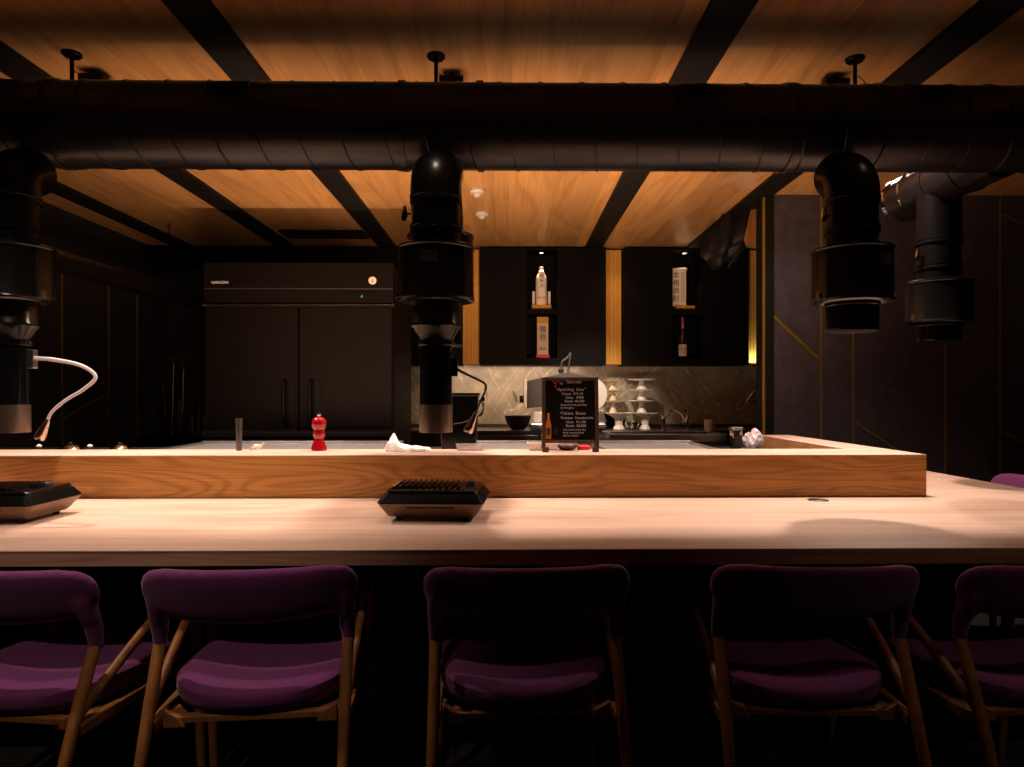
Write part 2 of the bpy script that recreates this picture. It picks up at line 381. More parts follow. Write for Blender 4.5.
# hoods ------------------------------------------------------------
def hood(x, y, label, top=1.676, bot=1.489, tube_to=1.043, collar_to=None, elbow=1, duct_y=DY, ztop=1.865, sticker=.03, dx=0):
    t = thing('extractor_hood', label, 'extractor hood', (x, y, 0))
    e = elbow; g = 1.045
    if e:
        pts = bez([(0, 0, ztop-.045), (0, .0, ztop+.005), (0, .010*e, ztop+.038), (0, .038*e, ztop+.066), (0, .10*e, ztop+.092)], 6)
        obj('duct_elbow', tube(pts, .0835, 36), M['blk'], t, True)
    else:
        obj('duct_elbow', lathe([(.083, ztop-.04), (.083, ztop+.18)], 36), M['blk'], t, True)
    obj('drop_pipe', lathe([(.079, top-.01), (.079, ztop-.03)], 44), M['blk'], t, True)
    for zb in (ztop-.03, top+.06):
        obj('clamp_band', lathe([(.079, zb-.012), (.0855, zb-.012), (.0855, zb-.004), (.082, zb), (.0855, zb+.004), (.0855, zb+.012), (.079, zb+.012)], 44, close=False), M['blk'], t, True)
    obj('hood_body', lathe([(.05, bot+.03), (.09, bot+.012), (.112, bot+.001), (.124, bot), (.1265, bot+.006), (.1235, bot+.014), (.1225, top-.014), (.1265, top-.010), (.126, top-.004), (.118, top), (.08, top+.004), (.05, top+.004)], 56), M['blkgloss'], t, True)
    if sticker is not None:
        a = -PI/2 + sticker/.124
        s = B(); vs = []
        for zz in (top-.075, top-.035):
            row = []
            for k in range(7):
                aa = a - .22 + .44*k/6; row.append(s.verts.new((.1245*math.cos(aa), .1245*math.sin(aa), zz)))
            vs.append(row)
        for k in range(6): s.faces.new((vs[0][k], vs[0][k+1], vs[1][k+1], vs[1][k]))
        obj('spec_sticker', s, M['sticker'], t, True)
    if tube_to is not None:
        b = bot
        obj('funnel', lathe([(.078, b-.001+.0), (.08, b-.008), (.079, b-.072), (.083, b-.078), (.083, b-.086), (.075, b-.094), (.056, b-.128), (.054, b-.14)], 48), M['blkgloss'], t, True)
        obj('lock_collar', lathe([(.053, b-.132), (.060, b-.134), (.060, b-.15), (.053, b-.152)], 40, close=False), M['chrome'], t, True)
        obj('suction_tube', lathe([(.0525, tube_to+.09), (.0525, b-.12)], 44, close=False), M['blkgloss'], t, True)
        obj('tube_end', lathe([(.047, tube_to+.003), (.0535, tube_to), (.0545, tube_to+.004), (.0535, tube_to+.094), (.050, tube_to+.095), (.0490, tube_to+.01)], 44, close=False), M['silver'], t, True)
    if collar_to is not None:
        obj('retracted_tube', lathe([(.066, bot-.001), (.085, bot-.001), (.085, bot-.012), (.081, bot-.015), (.0805, collar_to+.008), (.084, collar_to+.005), (.083, collar_to), (.06, collar_to+.003)], 48), M['blkgloss'], t, True)
    bm = tube([(-.082, -.01, top+.11), (-.1, -.02, top+.11)], .004, 8)
    tube([(-.1, -.02, top+.135), (-.1, -.02, top+.10), (-.103, -.02, top+.085)], [.005, .011, .006], 10, bm)
    h = obj('damper_handle', bm, M['chrome'], t, True)
    # two small latches at the rim
    for s in (-1, 1):
        bm = bx(s*.121-.004, s*.121+.004, -.035, -.015, bot+.008, bot+.03)
        obj('latch', bm, M['steel'], t, bevel=.0015)
    for c in t.children:
        c.data.transform(Matrix.Diagonal((g, g if c.name.split('.')[0] != 'duct_elbow' else 1, 1, 1)))
    return t
HY = 2.34; HX = X(436, HY)
hood(X(11, HY), HY, 'black telescopic extractor hood above the left portable grill', sticker=None)
hood(HX, HY, 'black telescopic extractor hood lowered over the middle portable grill', sticker=-.01)
hood(HX-.02+.0, 2.70, 'black extractor hood hanging right behind the middle lowered hood', top=1.80, bot=1.60, tube_to=None, collar_to=1.36, elbow=-1, ztop=1.865, sticker=None)
hood(X(852, HY), HY, 'black extractor hood with a retracted tube and grey sticker, right of the middle', tube_to=None, collar_to=1.39, sticker=.055)
hood(X(939, 2.92), 2.92, 'farther black extractor hood on the short side duct at the far right', top=1.66, bot=1.48, tube_to=None, collar_to=1.40, elbow=0, ztop=1.86, sticker=None)
# short side duct along y, carries the right hood
sx = X(939, 2.92)
sd = thing('branch_duct', 'short black branch duct above the right hand counter', 'duct', (sx, 2.9, 2.09))
obj('duct_tube', tube([(0, -.35, 0), (0, .28, 0)], .10, 40), M['duct'], sd, True)
obj('end_cap', tube([(0, .275, 0), (0, .30, 0)], .104, 40), M['chrome'], sd, True)
for y in (-.18, .0, .16): obj('joint_collar', tube([(0, y-.006, 0), (0, y+.006, 0)], .104, 40), M['chrome' if y == .16 else 'duct'], sd, True)
# slim duct along the left wall
a = at(60, 259, 2.9); 
ld = thing('side_duct', 'slim dark round duct running back along the left wall', 'duct', (-2.62, 4.4, 1.95))
obj('duct_tube', tube([(0, -1.7, 0), (0, 1.95, 0)], .066, 32), M['duct'], ld, True)
obj('duct_elbow', tube(bez([(0, 1.94, 0), (0, 1.96, 0), (0, 1.99, .0), (0, 1.995, 0)], 4), .07, 32), M['duct'], ld, True)
for y in (-.8, .9): obj('pipe_strap', tube([(0, y, .066), (0, y, .545)], .004, 8), M['blk'], ld, True)

# gooseneck lamps ---------------------------------------------------
def goose(name_label, hx, hy, side, pts, m, r, head, bracket):
    t = thing('gooseneck_lamp', name_label, 'lamp', bracket)
    o = Vector(bracket)
    obj('mount_plate', bx(-.011, .012, -.012, .012, -.028, .034), M['steel'] if m is M['whitecable'] else M['blk'], t, bevel=.002)
    P = bez([Vector(p)-o for p in pts], 12)
    obj('gooseneck', tube(P, [r*(1-.35*i/len(P)) for i in range(len(P))], 12), m, t, True)
    e = P[-1]; dirv = (P[-1]-P[-3]).normalized()
    bm = lathe([(0, -.018), (.006, -.017), (.010, .0), (.0155, .036), (.017, .05), (.014, .056), (0, .05)], 20)
    q = Vector((0, 0, 1)).rotation_difference(dirv).to_matrix().to_4x4()
    bmesh.ops.transform(bm, matrix=Matrix.Translation(e) @ q, verts=bm.verts)
    obj('lamp_head', bm, head, t, True)
    return t
yy = 2.30
p = lambda a, b, y=yy: at(a, b, y)
lx = X(18, 2.24)
goose('white gooseneck lamp bent in a hook beside the left extractor tube', 0, 0, 1,
      [p(34, 358), p(56, 360), p(82, 366), p(95.5, 377), p(84, 389), p(66, 400), p(52, 412), p(46, 424)], M['whitecable'], .0072, M['copper'], p(32, 360))
gl = goose('black jointed lamp hanging right of the middle extractor tube', 0, 0, 1,
      [p(455, 368), p(466, 374), p(484, 383), p(485.5, 390), p(482, 398), p(477, 410), p(474, 417)], M['rubber'], .0045, M['copper'], p(454, 368))
gl.location = gl.location
obj('loose_cable', tube([v - Vector(gl.location) for v in bez([p(484, 386), p(487, 398), p(480, 412), p(467, 421), p(454, 424)], 10)], .0014, 6), M['whitecable'], gl, True)
obj('joint_knob', lathe([(0, -.007), (.006, -.006), (.007, 0), (.006, .006), (0, .007)], 12, c=tuple(p(483, 399)-Vector(gl.location))), M['rubber'], gl, True)

# ================================================================= PORTABLE GRILLS
def grill(x, y, rz, label):
    t = thing('portable_grill', label, 'table grill', (x, y, CT), rz, 'portable gas grills on the counter')
    def frus(prof):   # stacked rectangles with rounded corners (hw, hd, z, cr)
        bm = B(); rings = []
        for hw, hd, z, r in prof:
            ring = []
            for cx, cy, a0 in ((hw-r, hd-r, 0), (-hw+r, hd-r, 90), (-hw+r, -hd+r, 180), (hw-r, -hd+r, 270)):
                for k in range(5):
                    a = math.radians(a0+22.5*k); ring.append(bm.verts.new((cx+r*math.cos(a), cy+r*math.sin(a), z)))
            rings.append(ring)
        for a, b in zip(rings, rings[1:]):
            for i in range(len(a)): bm.faces.new((a[i], a[(i+1) % len(a)], b[(i+1) % len(a)], b[i]))
        bm.faces.new(rings[0]); bm.faces.new(rings[-1]); return bm
    obj('body', frus([(.136, .10, .014, .012), (.142, .108, .020, .014), (.164, .132, .054, .016), (.165, .133, .058, .016)]), M['bronze'], t, True)
    bm = frus([(.166, .134, .0585, .016), (.168, .136, .062, .018), (.150, .122, .086, .018), (.148, .120, .0875, .016)])
    obj('upper_rim', bm, M['rim'], t, True)
    bm = frus([(.143, .114, .088, .014), (.143, .114, .096, .014), (.138, .109, .1, .012)]); obj('grill_plate', bm, M['blkgloss'], t, True)
    for i in range(12):
        gx = -.122+.0185*i
        bm = prism(B(), [(gx-.0042, .1001), (gx+.0042, .1001), (gx+.0022, .109), (gx-.0022, .109)], -.095, .095, 'y')
        obj('plate_rib', bm, M['blkgloss'], t)
    obj('control_knob', lathe([(0, .1002), (.016, .1002), (.0165, .106), (.013, .113), (0, .114)], 24, c=(.112, .03, 0)), M['dsteel'], t, True)
    for sx_ in (-1, 1):
        for sy in (-1, 1):
            obj('foot', lathe([(.009, .0005), (.011, .003), (.012, .016)], 16, c=(sx_*.105, sy*.085, 0)), M['rubber'], t, True)
    bm = bx(-.075, .075, -.1295, -.1245, .044, .0545); obj('drip_tray_front', bm, M['rubber'], t, bevel=.002)
    obj('name_plate', bx(.1615, .1625, -.03, .03, .0535, .0575), M['chrome'], t)
    return t
grill(-.238, 2.25, math.radians(-3), 'black portable grill with ribbed plate in the middle of the counter')
grill(-1.62, 2.22, math.radians(1), 'black portable grill cut off by the left edge of the photo')

# ================================================================= CHAIRS
def chair_proto():
    t = thing('dining_chair', 'x', 'chair')
    # upholstered back: pad swept across plus cuffs that run down on the posts
    bm = B(); rings = []; n = 24
    us = [-1, -.985, -.95, -.88, -.75, -.55, -.3, 0, .3, .55, .75, .88, .95, .985, 1]
    for u in us:
        a = abs(u); x = .249*u; y = -.275 + .045*a**2.4
        top = .771 + .002*a**2; bot = .628 + .030*a**2.2
        sh = max(0.02, (1 - a**14))**.5 if a > .8 else 1
        if a == 1: sh = .35
        cz = (top+bot)/2; h = (top-bot)/2*sh; th = .023*(sh**.6)
        ring = []
        for k in range(n):
            an = 2*PI*k/n; c, s = math.cos(an), math.sin(an)
            dz = h*math.copysign(abs(s)**.7, s)
            ring.append(bm.verts.new((x, y + th*math.copysign(abs(c)**.75, c) - dz*.38, cz + dz)))
        rings.append(ring)
    for p_, q in zip(rings, rings[1:]):
        for k in range(n): bm.faces.new((p_[k], p_[(k+1) % n], q[(k+1) % n], q[k]))
    bm.faces.new(rings[0]); bm.faces.new(rings[-1])
    for s in (-1, 1):
        tube(bez([(s*.214, -.238, .70), (s*.217, -.222, .66), (s*.220, -.205, .615), (s*.2215, -.199, .565)], 5), [.025]*4+[.024]*4+[.021]*4+[.018]*4, 14, bm)
    bm = baked(bm, [('REMESH', dict(mode='VOXEL', voxel_size=.007)), ('SMOOTH', dict(factor=.6, iterations=7))])
    obj('backrest', bm, M['purple'], t, True)
    # seat cushion
    bm = B(); n = 44; prof = [(.90, 0), (.97, .008), (1.0, .02), (.995, .032), (.965, .041), (.91, .046), (.8, .048), (.6, .045), (.3, .042)]
    rings = []
    def outline(a, k):
        c, s = math.cos(a), math.sin(a)
        e = .62
        xx = math.copysign(abs(c)**e, c); y_ = math.copysign(abs(s)**e, s)
        w = .217 + .01*(y_*.5+.5)
        y2 = .225*y_ - (0 if y_ > 0 else .018*(1-xx*xx))
        return xx*w*k, y2*k
    for k, z in prof:
        ring = []
        for i in range(n):
            a = 2*PI*i/n; x, y = outline(a, k)
            saddle = (.030*(abs(x)/.21)**2*(.35+.65*(.5-y/.44)) + .008*(y/.22)**2) * min(1, z/.03)
            ring.append(bm.verts.new((x, y-.01, .412 + z + saddle)))
        rings.append(ring)
    for p_, q in zip(rings, rings[1:]):
        for k in range(n): bm.faces.new((p_[k], p_[(k+1) % n], q[(k+1) % n], q[k]))
    bm.faces.new(rings[0]); cv = bm.verts.new((0, -.01, .452))
    for k in range(n): bm.faces.new((rings[-1][k], rings[-1][(k+1) % n], cv))
    obj('seat', bm, M['purple'], t, True)
    # seat frame
    bm = bx(-.202, .202, -.236, -.212, .394, .411); box(bm, -.205, .205, .16, .185, .383, .411)
    for s in (-1, 1):
        x0, x1 = sorted((s*.232, s*.208))
        box(bm, x0, x1, -.262, .22, .386, .411)
        prism(bm, [(s*.205, -.211), (s*.205, -.14), (s*.15, -.211)], .388, .409, 'z')
        prism(bm, [(s*.2, .386), (s*.2, .43), (s*.165, .411), (s*.150, .386)], -.240, -.224, 'y')
    obj('seat_frame', bm, M['leg'], t, bevel=.003)
    for s in (-1, 1):
        # rear leg: from the floor it leans forward up to the cuff
        P = [(s*.231, -.445, .001), (s*.2265, -.36, .19), (s*.223, -.285, .38), (s*.2215, -.236, .50), (s*.2215, -.198, .585)]
        obj('leg', tube(bez(P, 5), [.0105+.004*min(1, i/12) for i in range(21)], 14), M['leg'], t, True)
        P = [(s*.233, .215, .001), (s*.232, .198, .25), (s*.231, .185, .45), (s*.231, .165, .61)]
        obj('leg', tube(bez(P, 5), [.012+.005*min(1, i/9) for i in range(16)], 14), M['leg'], t, True)
        P = [(s*.222, -.265, .425), (s*.226, -.19, .475), (s*.229, -.06, .545), (s*.231, .08, .607), (s*.231, .17, .63), (s*.231, .205, .633)]
        obj('armrest', tube(bez(P, 5), [.0115+.003*math.sin(PI*i/25) for i in range(26)], 14, flat=.8), M['leg'], t, True)
    return t
ch0 = chair_proto()
used = False
def copy_tree(o, parent=None):
    c = o.copy(); C.objects.link(c); c.parent = parent
    for k in list(o.children): copy_tree(k, c)
    return c
chairs = [(-1.175, 1.87, -8, 'purple padded chair cut off by the left edge of the photo'),
          (-.634, 1.87, 5, 'purple padded chair between the leftmost chair and the middle one'),
          (.032, 1.875, 3, 'purple padded chair in the middle, right of the middle portable grill'),
          (.745, 1.875, -2, 'dim purple padded chair below the round cable grommet'),
          (1.31, 1.875, 4, 'purple padded chair cut off by the right edge, in front of counter'),
          (2.30, 3.23, 97, 'purple padded chair peeking over the far right end of counter')]
for i, (x, y, r, lab) in enumerate(chairs):
    o = ch0 if i == 0 else copy_tree(ch0)
    o.location = (x, y, 0); o.rotation_euler = (0, 0, math.radians(r)); o['label'] = lab; o['group'] = 'purple chairs around the counter'

# things under the counter
t = obj('gas_hose', tube(bez([(X(418, 2.0), 2.0, .73), (X(417, 2.0), 2.0, .67), (X(419, 2.0), 2.02, .62), (X(428, 2.05), 2.08, .58), (X(440, 2.05), 2.3, .55), (X(440, 2.05), 2.46, .54)], 10), .010, 12), M['dsteel'], None, True)
tag(t, 'grey gas hose hooked under the counter edge left of middle chair', 'hose')
t = obj('foot_box', bx(X(178, 2.16), X(232, 2.16), 2.16, 2.36, .001, .03), M['floor'], None, bevel=.005)
tag(t, 'low grey stone block on the floor behind the second chair from the left', 'block')
for (a, b, lab) in (((451, 725), (455, 800), 'thin steel rod standing under the middle purple chair'), ((822, 716), (836, 757), 'thin steel rod leaning under the dim purple chair')):
    q0, q1 = at(*a, 2.3), at(*b, 2.2); q1.z = max(q1.z, .008)
    t = obj('thin_rod', tube([q0, q1], .0028, 8), M['chrome'], None, True); tag(t, lab, 'rod')

# ================================================================= REFRIGERATOR
FY = 4.3
fx0, fx1 = X(205, FY), X(393, FY); fw = (fx1-fx0)/2; fz = Z(300, 263, FY)
fr = thing('refrigerator', 'tall dark steel two door upright refrigerator in the kitchen', 'refrigerator', ((fx0+fx1)/2, FY, 0))
zt = Z(300, 307, FY)
obj('cabinet', bx(-fw, fw, .03, .80, .10, fz), M['fridge'], fr, bevel=.004)
obj('top_panel', bx(-fw-.003, fw+.003, -.012, .029, zt+.012, fz), M['fridge'], fr, bevel=.003)
obj('top_panel_lip', prism(B(), [(-.03, zt+.002), (-.012, zt+.014), (-.012, zt+.026), (.028, zt+.026), (.028, zt+.002)], -fw-.003, fw+.003, 'x'), M['steel'], fr)
obj('trim_line', bx(-fw, fw, -.016, -.0125, Z(300, 289, FY)-.003, Z(300, 289, FY)+.003), M['dsteel'], fr)
for s in (0, 1):
    sp_ = X(299, FY)-(fx0+fx1)/2
    a, b = (-fw+.005, sp_-.004) if s == 0 else (sp_+.004, fw-.005)
    dr = obj('door', bx(a, b, -.01, .028, .52, zt-.004), M['fridge'], fr, bevel=.004)
    hx = X(286 if s == 0 else 312, FY)-(fx0+fx1)/2
    zh0, zh1 = Z(290, 423, FY), Z(290, 381, FY)
    hd = B(); tube(bez([(hx, -.012, zh0), (hx, -.045, zh0+.02), (hx, -.05, (zh0+zh1)/2), (hx, -.045, zh1-.02), (hx, -.012, zh1)], 6), .012, 12, hd)
    obj('handle', hd, M['cab'], dr, True)
    pl = bx(hx+.02, hx+.055, -.016, -.0105, zh0, zh1); obj('handle_recess', pl, M['cab'], dr, bevel=.002)
    obj('door', bx(a, b, -.01, .028, .12, .512), M['fridge'], fr, bevel=.004)
for a in (-1, 1):
    for b in (.09, .73): obj('foot', lathe([(.025, .001), (.025, .012), (.016, .02), (.016, .1)], 16, c=(a*(fw-.08), b, 0)), M['dsteel'], fr, True)
def fl(px): return X(px, FY)-(fx0+fx1)/2
text('maker_name', 'MARUZEN', .023, M['ink'], fr, (fl(212), -.0135, Z(220, 284, FY)))
bm = tube([(fl(373), -.0125, Z(373, 281, FY)), (fl(373), -.016, Z(373, 281, FY))], .024, 28); obj('round_badge', bm, M['paper'], fr)
text('badge_mark', '省', .026, M['redink'], fr, (fl(373), -.0165, Z(373, 283, FY)), align='CENTER')
obj('display_panel', bx(fl(349), fl(379), -.0155, -.0125, Z(360, 299, FY), Z(360, 292, FY)), M['cab'], fr)
text('display_digits', '-5', .024, M['led'], fr, (fl(362), -.017, Z(360, 298, FY)), align='CENTER')

# lower stainless unit in front of fridge doors bottom
uy = 4.05
t = thing('prep_table', 'low stainless preparation table in front of the refrigerator doors', 'table', (X(300, uy), uy, 0))
w_ = (X(400, uy)-X(215, uy))/2; zz = Z(300, 431, uy)
obj('table_top', bx(-w_, w_, -.08, .17, zz-.03, zz), M['cab'], t, bevel=.003)
obj('front_apron', bx(-w_+.01, w_-.01, -.07, -.05, .5, zz-.031), M['cab'], t)
for a in (-1, 1):
    for b in (-.06, .15): obj('leg', tube([(a*(w_-.03), b+.02*(b < 0), .001), (a*(w_-.03), b+.02*(b < 0), zz-.031)], .015, 12), M['steel'], t, True)
obj('undershelf', bx(-w_+.03, w_-.03, -.04, .14, .25, .27), M['dsteel'], t)

# ================================================================= REAR WALL UNITS
RY = 6.06; CB = Z(550, 365, RY)
XX = lambda px: X(px, RY); ZZ = lambda py: Z(550, py, RY)
# plain cabinets
def plain(px0, px1, zb, label, y1=YB-.002):
    x0, x1 = XX(px0), XX(px1); c = (x0+x1)/2; w = (x1-x0)/2-.001
    t = thing('wall_cabinet', label, 'cabinet', (c, RY, zb))
    obj('body', bx(-w, w, .02, y1-RY, 0, ZC-.023-zb), M['cab'], t)
    n = max(1, round(2*w/.6)); dw = 2*w/n
    for i in range(n): obj('door', bx(-w+dw*i+.002, -w+dw*(i+1)-.002, 0, .019, .002, ZC-.025-zb), M['cab'], t, bevel=.002)
    return t
plain(398, 461, CB, 'plain black wall cabinet left of the left amber strip')
plain(150, 397, Z(200, 262, RY), 'long black wall cabinet high above the refrigerator')
def display(px0, px1, pc, label, tag_):
    x0, x1 = XX(px0), XX(px1); c = XX(pc); L_, R_ = x0-c+.001, x1-c-.001
    t = thing('display_cabinet', label, 'cabinet', (c, RY, CB))
    nw = .135; z = lambda py: ZZ(py)-CB
    zu0, zu1, zl0, zl1 = z(309), z(249.5), z(358), z(314)
    H = ZC-.023-CB; D_ = YB-.002-RY
    bm = bx(L_, -nw, 0, D_, 0, H); box(bm, nw, R_, 0, D_, 0, H)
    box(bm, -nw, nw, 0, D_, 0, zl0); box(bm, -nw, nw, 0, D_, zl1, zu0); box(bm, -nw, nw, 0, D_, zu1, H); box(bm, -nw, nw, .27, D_, zl0, zl1); box(bm, -nw, nw, .27, D_, zu0, zu1)
    obj('carcass', bm, M['cab'], t)
    obj('display_plinth', bx(-.088, .085, .05, .2, zu0+.001, zu0+.04), M['brass'], t, bevel=.002)
    obj('niche_lamp', lathe([(.018, zu1-.012), (.026, zu1-.010), (.026, zu1-.0005)], 24, c=(0, .09, 0)), M['blk'], t, True)
    obj('lamp_lens', lathe([(0, zu1-.0135), (.017, zu1-.0135), (.017, zu1-.0125), (0, zu1-.0125)], 20, c=(0, .09, 0)), M['lampglass'], t)
    return t, c, CB+zu0+.041, CB+zl0+.001
t1, c1, zu, zl = display(480, 606, 542, 'black display cabinet with two sake niches, left of central amber strip', 1)
t2, c2, _, _ = display(624, 749, 687, 'black display cabinet with two bottle niches, right of central amber strip', 2)
# amber slatted strips
for px0, px1, lab in ((462, 479, 'amber slatted strip on the rear wall beside the middle hood'), (607, 623, 'central amber slatted strip between the two display cabinets'), (750, 764, 'pale amber slatted strip at the partition edge')):
    x0, x1 = XX(px0), XX(px1)
    t = thing('slatted_strip', lab, 'wall panel', ((x0+x1)/2, RY+.06, CB)); w = (x1-x0)/2-.001
    obj('backing', bx(-w, w, .03, .2, .01, ZC-.023-CB), M['brass'], t)
    for i in range(4):
        a = -w+.004+(2*w-.008)/4*i; b = a+(2*w-.008)/4-.003
        obj('slat', bx(a, b, .022, .0295, .01, ZC-.024-CB), M['brass'], t, bevel=.003)
plain(765.5, 800, CB, 'plain black wall cabinet behind the partition edge')
# bottles in niches
def lbl(name, parent, x0, x1, y, z0, z1, m): return obj(name, bx(x0, x1, y-.001, y, z0, z1), m, parent)
b = thing('sake_bottle', 'lit clear sake bottle with white paper label in upper left niche', 'bottle', (c1+.0, RY+.12, zu))
obj('bottle_glass', lathe([(.045, .0), (.050, .01), (.050, .24), (.044, .27), (.022, .31), (.018, .33), (0, .33)], 32), M['whitepaper'], b, True)
obj('cap', lathe([(.018, .331), (.02, .335), (.02, .355), (0, .357)], 20), M['paper'], b, True)
lbl('tall_label', b, -.026, .026, -.0515, .10, .30, M['whitepaper'])
for i, ch in enumerate('純米大'): text('label_writing', ch, .042, M['black_ink'], b, (0, -.0535, .252-.045*i), align='CENTER')
for s in (-1, 1): obj('side_tag', bx(s*.070-.012, s*.070+.012, -.02, -.016, .0, .13), M['paper'], b)
obj('paper_band', lathe([(.0505, .06), (.052, .063), (.052, .077), (.0505, .08)], 32, close=False), M['paper'], b, True)
b = thing('sake_box', 'tall tan sake box with black characters in lower left niche', 'box', (c1+.01, RY+.10, zl))
obj('base', bx(-.062, .062, -.045, .045, .0, .03), M['redp'], b, bevel=.003)
obj('carton', bx(-.050, .050, -.04, .04, .031, .37), M['paper'], b, bevel=.003)
obj('top_band', bx(-.0505, .0505, -.0405, .0405, .315, .371), M['brass'], b)
for i, ch in enumerate('獺祭'): text('box_writing', ch, .068, M['black_ink'], b, (0, -.0412, .235-.072*i), align='CENTER')
text('box_writing', '純米', .03, M['black_ink'], b, (0, -.0412, .075), align='CENTER')
b = thing('picture_box', 'lit gift carton printed with lettering in upper right niche', 'box', (c2-.03, RY+.12, zu), math.radians(-24))
obj('carton', bx(-.06, .06, -.05, .05, 0, .34), M['whitepaper'], b, bevel=.002)
obj('side_panel', bx(.0605, .0615, -.049, .049, .01, .33), M['bottle'], b)
for i, ch in enumerate('本格焼酎'): text('box_writing', ch, .062, M['black_ink'], b, (-.028, -.0512, .255-.07*i), align='CENTER')
lbl('print_band', b, .015, .055, -.0505, .03, .3, M['pink'] if False else M['paper'])
b = thing('wine_bottle', 'dark bottle with purple neck foil and pale label in lower right niche', 'bottle', (c2-.01, RY+.11, zl))
obj('bottle_glass', lathe([(.034, 0), (.038, .005), (.038, .19), (.032, .22), (.015, .26), (.014, .37), (0, .371)], 28), M['bottle'], b, True)
obj('neck_foil', lathe([(.0150, .27), (.0165, .275), (.0165, .36), (.018, .362), (.018, .375), (0, .376)], 24), M['purplecap'], b, True)
obj('bottle_label', lathe([(.0385, .02), (.0392, .022), (.0392, .125), (.0385, .127)], 28, close=False), M['paper'], b, True)
text('label_writing', 'KURO', .022, M['black_ink'], b, (0, -.0395, .08), align='CENTER')
text('label_writing', '2015', .018, M['black_ink'], b, (0, -.0395, .05), align='CENTER')
# backsplash + rear counter
struct('wall_backsplash', bx(-1.2, 2.4, YB-.012, YB-.0005, .87, CB+.05), M['marble'])
rc = thing('rear_counter', 'dark stainless rear counter along the marble backsplash', 'worktop', (.6, 6.08, 0))
obj('cabinet', bx(-1.75, 1.75, -.27, .30, .1, .838), M['cab'], rc)
obj('plinth', bx(-1.7, 1.7, -.22, .28, .001, .0995), M['beam'], rc)
obj('worktop', bx(-1.76, 1.76, -.3, .305, .84, .87), M['dsteel'], rc, bevel=.003)
obj('back_upstand', bx(-1.75, 1.75, .291, .3055, .871, .90), M['dsteel'], rc)
for i in range(5):
    a = -1.74+.7*i; dd = obj('door', bx(a+.003, a+.69, -.289, -.271, .12, .83), M['dsteel'], rc, bevel=.003)
    obj('door_handle', tube([(a+.6, -.31, .74), (a+.6, -.31, .80)], .006, 8), M['steel'], dd, True)
# free-standing stainless sink unit
sy = 5.05
x0, x1 = X(610, sy), X(727, sy); zt_ = Z(700, 434, sy)
sk = thing('sink_unit', 'stainless steel sink unit standing right of the menu board', 'sink', ((x0+x1)/2, sy, 0)); w = (x1-x0)/2
bm = bx(-w, w, 0, .03, zt_-.06, zt_); box(bm, -w, w, .42, .5, zt_-.06, zt_); box(bm, -w, -w+.03, .0301, .419, zt_-.06, zt_); box(bm, w-.03, w, .0301, .419, zt_-.06, zt_); box(bm, -w+.03, w-.03, .0301, .419, zt_-.25, zt_-.235)
obj('basin', bm, M['steel'], sk, bevel=.002)
obj('front_apron', bx(-w+.01, w-.01, .01, .025, .3, zt_-.061), M['dsteel'], sk)
for a in (-1, 1):
    for b_ in (.05, .46): obj('leg', tube([(a*(w-.03), b_, .001), (a*(w-.03), b_, zt_-.061)], .016, 12), M['steel'], sk, True)
# faucets
def faucet(px, lab, h=.1, dx=.12):
    x = X(px, 5.50)
    t = thing('faucet', lab, 'faucet', (x, sy+.46, zt_))
    obj('base', lathe([(.022, .0005), (.022, .01), (.014, .016), (.014, .09), (.017, .095), (.012, .12), (0, .122)], 20), M['chrome'], t, True)
    obj('spout', tube(bez([(0, 0, .08), (dx*.3, -.05, .16), (dx*.7, -.1, .15), (dx, -.16, .08)], 6), .007, 12), M['chrome'], t, True)
    obj('lever', tube([(0, 0, .122), (-.05, -.01, .17)], [.006, .004], 10), M['chrome'], t, True)
faucet(664, 'chrome faucet with slanting spout, nearer the menu board', dx=.14)
faucet(688, 'chrome faucet with short spout, left of the pink cup', dx=-.08)
c_ = thing('small_cup', 'small white and pink cup standing at the sink edge', 'cup', (X(710, 5.45), 5.50, zt_))
obj('cup_body', lathe([(.028, .0005), (.03, .004), (.034, .09), (.031, .09), (.027, .006), (0, .006)], 24), M['white'], c_, True)
obj('pink_handle', bx(.0345, .05, -.01, .01, .01, .07), M['pink'], c_, bevel=.004)
# footed plates -------------------------------------------------------
def footed(x, y, z, label, r, h, m, flip=False):
    t = thing('footed_plate', label, 'footed plate', (x, y, z), group='white footed plates on the rear counter')
    pr = [(.36*r, .0005), (.38*r, .004), (.22*r, .35*h), (.16*r, .75*h), (.2*r, .85*h)]
    obj('foot', lathe(pr, 28), m, t, True)
    obj('plate', lathe([(.05*r, .83*h), (.55*r, .86*h), (r, .96*h), (r, h), (.9*r, .995*h), (.5*r, .92*h), (0, .92*h)], 32), m, t, True)
    return t
ry = 5.98; k_ = ry/F
def tower(px, rad, levels, m, desc):
    x = X(px, ry)
    for i, (yb, yt) in enumerate(levels):
        z0 = Z(px, yb, ry); z1 = Z(px, yt, ry)
        footed(x, ry, z0, desc[i], rad*k_*(1 if i % 2 == 0 else .93), z1-z0-.001, m)
zc = .8705
def bowl(px, r, label):
    x = X(px, ry); h = Z(px, 413, ry)-zc
    t = thing('flared_vase', label, 'glass bowl', (x, ry, zc), group='white footed plates on the rear counter')
    del t['group']
    obj('bowl', lathe([(.42*r, .0005), (.40*r, .01), (.24*r, .04), (.30*r, .09), (.5*r, h*.8), (r, h), (.97*r, h+.002), (.45*r, h*.8+.003), (.2*r, .1), (0, .09)], 32), M['white'], t, True)
    # ribs of the fluted wall
    bm = B()
    for i in range(14):
        a = 2*PI*i/14; ca, sa = math.cos(a), math.sin(a)
        tube([(q*ca, q*sa, z_) for q, z_ in ((.25*r, .05), (.31*r, .09), (.51*r, h*.8), (.98*r, h+.001))], .003, 6, bm)
    obj('fluting', bm, M['cream'], t, True)
